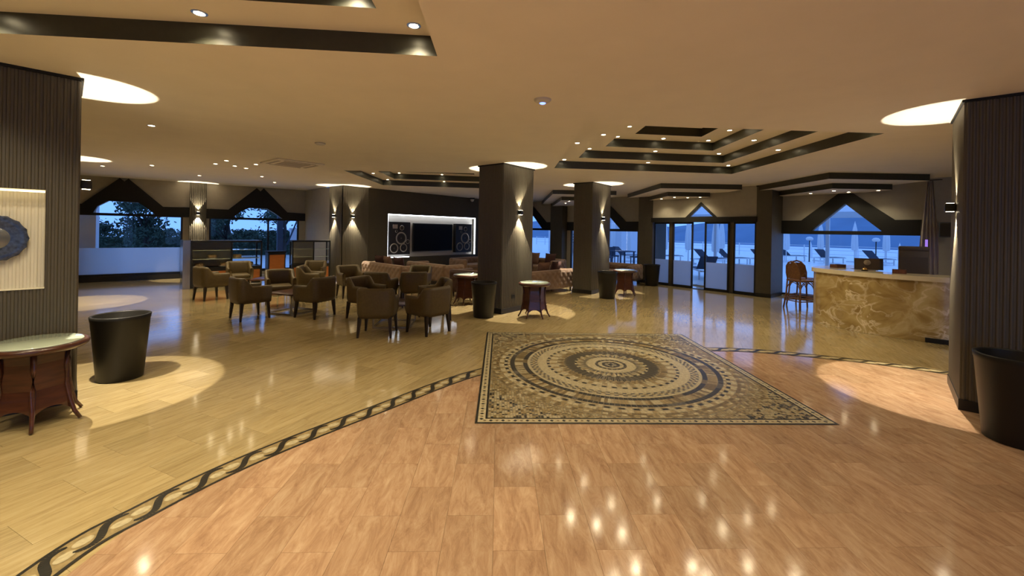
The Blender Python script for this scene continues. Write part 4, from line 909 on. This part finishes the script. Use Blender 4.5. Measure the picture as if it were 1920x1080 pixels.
# ---- rattan stools
def make_stool():
    g = empty('rattan_bar_stool')
    m = MB(); m.rbox(-.19, .19, -.19, .19, .60, .645, .02, 3); m.build('seat', M['rattan'], g)
    for sx in (-1, 1):
        for sy in (-1, 1): m = MB(); m.tube([(sx * .22, sy * .21, .0), (sx * .185, sy * .18, .3), (sx * .17, sy * .17, .61)], .017, 8); m.build('leg', M['rattan'], g)
    for z, k in ((.18, .205), (.24, .20)):
        m = MB(); m.tube([(-k, -k, z), (k, -k, z), (k, k, z), (-k, k, z)], .012, 6, closed=True); m.build('footrest', M['rattan'], g)
    for q in range(4):
        m = MB(); Mr = Matrix.Rotation(q * math.pi / 2, 4, 'Z'); m.tube([Mr @ Vector((.185 * math.cos(R(a)), .178, .34 + .24 * math.sin(R(a)))) for a in range(0, 181, 20)], .009, 6); m.build('arch_brace', M['rattan'], g)
    lp = [(-.165, -.16, .62), (-.175, -.19, .78), (-.15, -.215, .93), (-.08, -.23, 1.01), (0, -.235, 1.035), (.08, -.23, 1.01), (.15, -.215, .93), (.175, -.19, .78), (.165, -.16, .62)]
    m = MB(); m.tube(lp, .017, 8); m.build('back_frame', M['rattan'], g)
    m = MB(); vs_ = []
    for j in range(9):
        z = .66 + j * .042; wz = .155 * math.sqrt(max(.05, 1 - max(0, (z - .82) / .215) ** 2))
        for i in range(9): vs_.append(((i / 8 - .5) * 2 * wz, -.165 - (z - .62) * .17 - .02 * (1 - (i / 4 - 1) ** 2) + .004 * ((i + j) % 2), z))
    m.mesh(vs_, [(j * 9 + i, j * 9 + i + 1, (j + 1) * 9 + i + 1, (j + 1) * 9 + i) for j in range(8) for i in range(8)]); m.build('woven_back', M['rattan'], g)
    tag(g, 'x', 'bar stool', 'rattan bar stools'); return g
st_ = make_stool(); st_.location = (6.34, 9.15, 0); st_.rotation_euler = (0, 0, R(-80)); st_['label'] = 'rattan bar stool nearer the sliding doors, left of the bar'
copy_thing(st_, (6.70, 9.62, 0), R(-60), 'rattan bar stool nearer the bar end, right of its twin')
# ---- display cases and counter
def case(nm, P, d, L, lab, panel=False, wood0=.12, wood1=.46, htop=1.20):
    rz = math.atan2(d[1], d[0]); g = empty(nm, (P[0], P[1], 0), rz); tag(g, lab, 'display case', 'black framed cake display cases'); D = .62 if panel else .42
    m = MB(); m.box(0, L, 0, D, 0, .08); m.build('plinth', M['black'], g)
    m = MB(); m.box(.03, L - .03, .0, D, .08, .50); m.build('base_cabinet', M['black'], g)
    n = 2; wv = (L - .1) / n
    for k in range(n): m = MB(); m.box(.05 + k * wv + .004, .05 + (k + 1) * wv - .004, -.012, .002, .10, .42); m.build('wood_front', M['orange'], g)
    m = MB(); f_ = .035
    for x in (0, L - f_):
        for y in (0, D - f_): m.box(x, x + f_, y, y + f_, .08, htop)
    for z in (.48, htop - f_):
        for y in (0, D - f_): m.box(0, L, y, y + f_, z, z + f_)
        for x in (0, L - f_): m.box(x, x + f_, 0, D, z, z + f_)
    m.box(L * .55 - f_ / 2, L * .55 + f_ / 2, 0, f_, .48, htop); m.build('case_frame', M['black'], g)
    for z in (.72, .95): m = MB(); m.box(f_, L - f_, .06, D - .04, z, z + .012); m.build('shelf', M['ptop'], g)
    for x0, x1 in ((f_, L * .55 - f_ / 2), (L * .55 + f_ / 2, L - f_)): m = MB(); m.box(x0, x1, .014, .02, .50, htop - f_); m.build('front_pane', M['glass'], g)
    for x in (.014, L - .02): m = MB(); m.box(x, x + .006, f_, D - f_, .50, htop - f_); m.build('side_pane', M['glass'], g)
    m = MB(); m.box(0, L, 0, D, htop, htop + .012); m.build('top_pane', M['black'], g)
    m = MB(); m.box(f_, L * .62, D - .03, D - .01, .5, htop - .04); m.build('back_panel', mat(nm + '_back', (.55, .50, .38), .4), g)
    if panel: m = MB(); m.box(-.16, -.01, -.02, D, 0, htop + .02); m.build('steel_end_panel', M['chrome'], g)
    return g
case('display_case', (-8.12, 10.50), (.73, .683), 1.58, 'long black glass display case with orange base, beside the pilaster', True)
case('display_case', (-6.40, 12.08), (.79, .61), 1.05, 'shorter black glass display case with orange base, by the corner pillar')
ct = empty('cake_counter', (-6.90, 11.76, 0), math.atan2(.65, .76)); tag(ct, 'low counter with orange wood front between the two display cases', 'counter')
m = MB(); m.box(.0, .44, .02, .45, .06, .86); m.build('body', M['black'], ct); m = MB(); m.box(.03, .41, .0, .02, .10, .80); m.build('wood_front', M['orange'], ct); m = MB(); m.box(-.02, .45, -.03, .48, .86, .90); m.build('worktop', M['screen'], ct); m = MB(); m.box(.02, .42, .05, .4, 0, .06); m.build('plinth', M['black'], ct)
for k in range(5):      # cakes on the first case's shelves
    x = .2 + .28 * k; p = Vector((-8.12, 10.50, 0)) + Vector((.73, .683, 0)) * x + Vector((-.683, .73, 0)) * .3; z = .735 if k % 2 else .52
    g = empty('cake', (p.x, p.y, z)); tag(g, 'small pale cake in the long display case, number %s from the left' % ['one', 'two', 'three', 'four', 'five'][k], 'cake', 'cakes in the display case')
    m = MB(); m.lathe([(.13, 0), (.14, .006), (.13, .012), (.02, .012)], 16); m.build('dish', M['white'], g); m = MB(); m.lathe([(.10, .012), (.105, .02), (.10, .085), (.08, .095), (.001, .10)], 16); m.build('sponge', M['bread'], g)
# ---- ceiling fittings
se = empty('motion_sensor', (.27, 4.10, H)); tag(se, 'white round sensor with blue light on the near ceiling', 'sensor')
m = MB(); m.lathe([(.085, 0), (.083, -.012), (.07, -.022), (.04, -.035), (.001, -.04)], 24, caps=False); m.build('dome', M['white'], se); m = MB(); m.lathe([(.032, -.037), (.026, -.043), (.001, -.044)], 16, caps=False); m.build('status_light', M['bluled'], se)
sm = empty('smoke_detector', (-2.99, 6.4, H)); tag(sm, 'small round smoke detector on the ceiling left of the centre pillar', 'smoke detector')
m = MB(); m.lathe([(.075, 0), (.075, -.014), (.05, -.03), (.001, -.032)], 20, caps=False); m.build('body', M['white'], sm); m = MB(); m.lathe([(.076, -.004), (.079, -.007), (.076, -.010)], 20, caps=False); m.build('vent_ring', M['greybox'], sm)
ac = empty('air_conditioner', (-4.5, 8.45, H), R(50)); tag(ac, 'square ceiling air conditioner cassette with dark slots', 'air conditioner')
m = MB(); m.rbox(-.45, .45, -.45, .45, -.03, -.001, .012, 2); m.build('panel', M['ceil'], ac); m = MB(); m.box(-.25, .25, -.25, .25, -.036, -.03); m.build('intake_grille', M['acgrey'], ac)
for q in range(4):
    Mr = Matrix.Rotation(q * math.pi / 2, 4, 'Z'); m = MB(); m.box(-.30, .30, -.39, -.33, -.034, -.03, M=Mr); m.build('vent_slot', M['acgrey'], ac)
cmr = empty('dome_camera', at_(FT, 5.35, -.12, H - .16)); tag(cmr, 'small white dome camera high on the wall behind the centre pillar', 'camera')
m = MB(); m.lathe([(.001, .0), (.05, .02), (.07, .06), (.07, .10)], 16); m.build('dome', M['white'], cmr); m = MB(); m.box(-.1, .1, -.06, .14, .10, .16); m.build('mount', M['black'], cmr)
m = MB(); m.box(-.04, .04, -.01, .0, 0, .07); p = Vector((-.2, 7.97)) + Vector(uu) * .33 + Vector((.777, -.629)) * .016; so = empty('wall_socket', (p.x, p.y, .27), math.atan2(uu[1], uu[0])); tag(so, 'small black socket low on the lit face of the centre pillar', 'socket')
m.build('plate', M['black'], so); m = MB(); m.lathe([(.001, 0), (.022, 0), (.022, .004)], 12, caps=False); o = m.build('outlet', M['spk'], so); o.location = (0, -.0105, .035); o.rotation_euler = (R(90), 0, 0)

# ------------------------------------------------------------------ outside: terrace, sea, hills
m = MB(); m.face([(FW @ Vector(q)) for q in ((-40, .1, -.03), (14, .1, -.03), (14, 24, -.03), (-40, 24, -.03))]); tag(m.build('terrace', M['terrace']), 'pale stone terrace outside the windows', 'terrace', kind='structure')
m = MB(); m.face([(FW @ Vector(q)) for q in ((-1500, 26, -9), (1500, 26, -9), (1500, 1100, -9), (-1500, 1100, -9))]); tag(m.build('sea', M['sea']), 'calm pale blue sea beyond the terrace', 'sea', kind='structure')
m = MB(); rr = random.Random(5); prev = None
for i in range(61):
    x = -1500 + i * 50; hgt = 34 + 14 * math.sin(i * .23) + 8 * math.sin(i * .71 + 1) + rr.uniform(-2, 2)
    row = [FW @ Vector((x, 470, -9)), FW @ Vector((x, 520, hgt * .5 - 9)), FW @ Vector((x, 640, hgt))]
    if prev:
        for k in range(2): m.face([prev[k], row[k], row[k + 1], prev[k + 1]])
    prev = row
tag(m.build('hills', M['hill']), 'long dark blue hill line across the bay', 'hill', kind='structure')
def T(s, n): q = FW @ Vector((s, n, -.03)); return (q.x, q.y, -.03)
RW = math.atan2(WD.y, WD.x)
def make_parasol():
    g = empty('folded_parasol'); m = MB(); m.lathe([(.025, 0), (.025, 2.5), (.012, 2.62)], 8); m.build('pole', M['wframe'], g); m = MB(); m.box(-.3, .3, -.3, .3, 0, .08); m.build('base', M['wframe'], g)
    m = MB(); n = 16; vs_ = []
    prof = [(.05, .75), (.17, .80), (.19, 1.1), (.17, 1.6), (.12, 2.1), (.04, 2.5)]
    for r, z in prof:
        for k in range(n): a = 2 * math.pi * k / n; rr_ = r * (1 if k % 2 else .72); vs_.append((rr_ * math.cos(a), rr_ * math.sin(a), z))
    m.mesh(vs_, [(j * n + k, j * n + (k + 1) % n, (j + 1) * n + (k + 1) % n, (j + 1) * n + k) for j in range(len(prof) - 1) for k in range(n)]); m.build('folded_cloth', M['parasol'], g)
    tag(g, 'x', 'parasol', 'folded white parasols on the terrace'); return g
def make_lounger():
    g = empty('sun_lounger'); m = MB()
    for s in (-1, 1): m.box(-.95, .95, s * .32 - .025, s * .32 + .025, .30, .35)
    m.box(-.95, -.90, -.32, .32, .30, .35); m.box(.90, .95, -.32, .32, .30, .35); m.build('frame', M['wframe'], g)
    for sx in (-1, 1):
        for sy in (-1, 1): m = MB(); m.box(sx * .75 - .025, sx * .75 + .025, sy * .32 - .025, sy * .32 + .025, 0, .30); m.build('leg', M['wframe'], g)
    m = MB(); m.box(-.93, .25, -.29, .29, .345, .365); m.build('seat_sling', M['sling'], g); m = MB(); m.box(0, .72, -.29, .29, -.012, .012, M=Matrix.Translation((.25, 0, .36)) @ Matrix.Rotation(R(-42), 4, 'Y')); m.build('back_sling', M['sling'], g)
    tag(g, 'x', 'sun lounger', 'sun loungers on the terrace'); return g
pr = make_parasol(); lg = make_lounger(); fp = fl2 = True
ORD = ['first', 'second', 'third', 'fourth', 'fifth', 'sixth', 'seventh', 'eighth', 'ninth', 'tenth', 'eleventh', 'twelfth', 'thirteenth', 'fourteenth']
from itertools import count
PX = [(6.5, 20.5), (8.12, 22.3), (9.54, 22.6), (9.9, 20.3), (12.7, 25.3), (14.6, 24.4), (16.7, 25.4), (20.05, 27.1), (21.86, 26.6), (23.44, 26.1)]
for k, (x, y) in enumerate(PX):
    lab = 'folded white parasol on the terrace, %s from the left' % ORD[k]
    if k == 0: pr.location = (x, y, -.03); pr['label'] = lab
    else: copy_thing(pr, (x, y, -.03), R(k * 13), lab)
FX = [(12.5, 43.5), (17.0, 44), (22.5, 45), (28.0, 44.5), (31.5, 44.0), (36.0, 43.5), (40.0, 43.0)]
for k, (x, y) in enumerate(FX): copy_thing(pr, (x, y, -1.55), R(k * 17), 'folded white parasol on the lower beach deck beyond the railing, %s from the left' % ORD[k])
LX = [(6.6, 24.0, 200), (9.0, 24.4, 195), (10.4, 22.0, 200), (12.2, 23.2, 190), (14.2, 23.4, 200), (18.1, 27.1, 190), (19.3, 25.4, 195), (21.6, 24.6, 190), (23.6, 23.8, 200), (25.6, 22.8, 195)]
for k, (x, y, a) in enumerate(LX):
    lab = 'dark blue sun lounger with raised back on the terrace, %s from the left' % ORD[k]
    if k == 0: lg.location = (x, y, -.03); lg.rotation_euler = (0, 0, R(a)); lg['label'] = lab
    else: copy_thing(lg, (x, y, -.03), R(a), lab)
near_l = copy_thing(lg, (7.1, 15.5, -.03), R(-100), 'sun lounger just outside, seen through the gap of the open sliding doors')
pd = MB(); pd.box(-8, 30, -4, 4, -.3, 0); bd = empty('beach_deck', (25, 44.5, -1.55), R(-3)); tag(bd, 'lower pale beach deck beyond the terrace railing', 'deck', kind='structure'); pd.build('deck_top', M['terrace'], bd, (-10, 0, 0)); 
# dark dining set outside the middle window
def tset(nm, x, y, rz, parts, lab, cat):
    g = empty(nm, (x, y, -.03), R(rz)); tag(g, lab, cat, 'terrace dining set')
    for pn, bx in parts:
        m = MB(); m.box(*bx); m.build(pn, M['sling'], g)
TT = [('tabletop', (-.45, .45, -.45, .45, .70, .74))] + [('leg', (sx * .38 - .03, sx * .38 + .03, sy * .38 - .03, sy * .38 + .03, 0, .70)) for sx in (-1, 1) for sy in (-1, 1)]
TC = [('seat', (-.24, .24, -.24, .24, .40, .46)), ('backrest', (-.24, .24, -.26, -.21, .46, .88))] + [('leg', (sx * .2 - .02, sx * .2 + .02, sy * .2 - .02, sy * .2 + .02, 0, .40)) for sx in (-1, 1) for sy in (-1, 1)]
tset('terrace_table', 5.45, 20.6, 20, TT, 'dark square terrace table outside the middle window', 'table'); tset('terrace_chair', 4.6, 20.3, -80, TC, 'dark terrace chair left of the outdoor table', 'chair'); tset('terrace_chair', 6.25, 21.0, 100, TC, 'dark terrace chair right of the outdoor table', 'chair'); tset('terrace_chair', 5.2, 21.6, 190, TC, 'dark terrace chair behind the outdoor table', 'chair')
# railing at terrace edge
rl = empty('terrace_railing', T(0, 23.6), RW); tag(rl, 'thin white railing along the far edge of the terrace', 'railing')
for z in (.35, .65, .95): m = MB(); m.tube([(-34, 0, z), (13, 0, z)], .02, 6); m.build('rail', M['wframe'], rl)
ps = MB(); ps.box(-.03, .03, -.03, .03, 0, 1.0); psd = ps.data('post', M['wframe'])
for k in range(32): o = bpy.data.objects.new('post', psd); col.objects.link(o); o.parent = rl; o.location = (-34 + k * 1.5, 0, 0)
# garden lamps
def glamp(s, n, lab):
    g = empty('garden_lamp', (s, n, -.03)); tag(g, lab, 'lamp post', 'terrace lamp posts')
    m = MB(); m.lathe([(.05, 0), (.035, .05), (.03, 1.35)], 10); m.build('post', M['black'], g); m = MB(); m.lathe([(.12, 1.35), (.2, 1.4), (.2, 1.5), (.12, 1.58), (.02, 1.6)], 14); m.build('head', M['parasol'], g)
glamp(18.9, 26.5, 'dark post lamp with white head on the terrace, seen left in the bar window'); glamp(22.7, 26.0, 'dark post lamp with white head on the terrace, seen right in the bar window')
# awning over the terrace
aw = empty('awning', FW @ Vector((0, .3, 0)), RW); tag(aw, 'pale sloping awning outside above the sliding doors and bar window', 'awning')
m = MB(); m.face([(-13, 0, 2.86), (9, 0, 2.86), (9, 4.2, 2.42), (-13, 4.2, 2.42)]); m.build('cloth', M['awning'], aw); m = MB(); m.box(-13, 9, 4.18, 4.22, 2.22, 2.43); m.build('valance', M['awning'], aw)
for x in (-12.5, -6.6, -3.6, .1, 3.4, 8.5): m = MB(); m.box(x - .05, x + .05, 4.1, 4.2, -.03, 2.42); m.build('post', M['wframe'], aw)
# neighbouring pavilion with stair, seen far left of the sea wall
pv = empty('stair_pavilion', FW @ Vector((-16, 9, 0)), RW); tag(pv, 'pale pavilion with an outdoor stair beyond the far window', 'building')
m = MB(); m.box(-4, 3, 2.5, 5, 0, 5); m.build('wall', M['extw'], pv)
for k in range(14): m = MB(); m.box(-2.6 + k * .32, -2.28 + k * .32, 1.2, 2.4, k * .2, k * .2 + .06); m.build('stair_tread', M['sling'], pv)
m = MB(); m.tube([(-2.6, 1.2, .9), (1.8, 1.2, 3.7)], .04, 6); m.build('handrail', M['wframe'], pv)
for x in (2.4, 3.4, 4.6): m = MB(); m.lathe([(.14, 0), (.14, 4)], 12, (x, 1.0)); m.build('pavilion_post', M['wframe'], pv)
# left garden: parapet, trees
m = MB(); m.face([(FL @ Vector(q)) for q in ((-8, .1, -.05), (8, .1, -.05), (8, 30, -.05), (-8, 30, -.05))]); tag(m.build('garden_ground', M['terrace']), 'pale garden ground outside the left windows', 'ground', kind='structure')
def tree(s, n, hgt, spread, seed, lab, base=0.0):
    q = FL @ Vector((s, n, -.05)); g = empty('garden_tree', q); tag(g, lab, 'tree', 'garden trees outside the left windows'); rr = random.Random(seed)
    m = MB(); m.tube([(0, 0, 0), (.1, .05, hgt * .4), (-.05, .1, hgt * .8)], .14, 8, r1=.05)
    cl = []
    for k in range(13):
        z = base + hgt * rr.uniform(.22, 1.0); a = rr.uniform(0, 6.28); r = spread * rr.uniform(.2, 1); p = Vector((r * math.cos(a), r * math.sin(a), z)); cl.append(p)
        m.tube([(0, .05, z * .6), (p.x * .5, p.y * .5, z * .85), p], .045, 5, r1=.012)
    m.build('trunk', M['bark'], g); f_ = MB()
    for p in cl:
        for _ in range(260):
            d = Vector((rr.gauss(0, 1), rr.gauss(0, 1), rr.gauss(0, .6))); c = p + d * spread * .20; sz = rr.uniform(.05, .11); a = Vector((rr.uniform(-1, 1), rr.uniform(-1, 1), rr.uniform(-1, 1))).normalized() * sz; b = a.cross(Vector((rr.uniform(-1, 1), rr.uniform(-1, 1), rr.uniform(-1, 1)))).normalized() * sz * .45
            f_.face([c - a, c + b, c + a, c - b])
    tag(f_.build('foliage', M['leaf'], g), kind='stuff')
tree(-1.1, 7.0, 1.9, 1.0, 1, 'low dark tree left in the left window'); tree(.9, 7.2, 2.5, 1.1, 2, 'tall dark tree in the middle of the left window'); tree(3.1, 10.2, 2.4, .9, 6, 'lower dark tree right in the left window'); tree(3.7, 6.4, 2.8, 1.05, 3, 'dark tree left in the second window'); tree(6.4, 9.0, 3.0, 1.2, 4, 'dense dark tree filling the second left window')
hg = empty('garden_hedge', FL @ Vector((1.5, 12, -.05)), math.atan2(LD[1], LD[0])); tag(hg, 'low dark hedge beyond the trees outside the left windows', 'hedge'); hr = random.Random(9); f_ = MB()
for _ in range(9000):
    c = Vector((hr.uniform(-6, 8), hr.gauss(0, .35), 1.35 * hr.random() ** .7 + .12 * math.sin(hr.random() * 9))); a = Vector((hr.uniform(-1, 1), hr.uniform(-1, 1), hr.uniform(-1, 1))).normalized() * hr.uniform(.06, .12); b = a.cross(Vector((hr.uniform(-1, 1), hr.uniform(-1, 1), hr.uniform(-1, 1)))).normalized() * .05
    f_.face([c - a, c + b, c + a, c - b])
tag(f_.build('foliage', M['leaf'], hg), kind='stuff'); m = MB(); m.box(-6, 8, -.2, .2, 0, 1.0); m.build('hedge_core', M['leaf'], hg)
ep = empty('garden_post', FL @ Vector((5.05, 1.6, 0)), math.atan2(LD[1], LD[0])); tag(ep, 'blue-lit square post outside the second left window', 'post')
m = MB(); m.box(-.09, .09, -.09, .09, 0, 3.0); m.build('shaft', M['sling'], ep); m = MB(); m.box(-.13, .13, -.13, .13, -.05, .06); m.build('foot', M['extw'], ep); m = MB(); m.tube([(.35, .6, .9), (1.1, .6, 3.0)], .03, 6); m.build('brace', M['sling'], ep)
ew = empty('garden_wall', FL @ Vector((5.9, 2.6, 0)), math.atan2(LD[1], LD[0])); tag(ew, 'pale garden wall outside the second left window', 'garden wall')
m = MB(); m.box(-.3, 2.4, 0, .2, -.05, 1.5); m.build('wall_body', M['extw'], ew); m = MB(); m.box(-.33, 2.43, -.03, .23, 1.5, 1.56); m.build('coping', M['wframe'], ew)
xp = empty('outside_pier', FL @ Vector((-.02, .75, 0)), math.atan2(LD[1], LD[0])); tag(xp, 'grey pier just outside the left end of the left window', 'pier')
m = MB(); m.box(-.5, .30, -.3, .3, .1, 2.6); m.build('shaft', M['extw'], xp); m = MB(); m.box(-.55, .35, -.35, .35, -.05, .1); m.build('foot', M['extw'], xp)
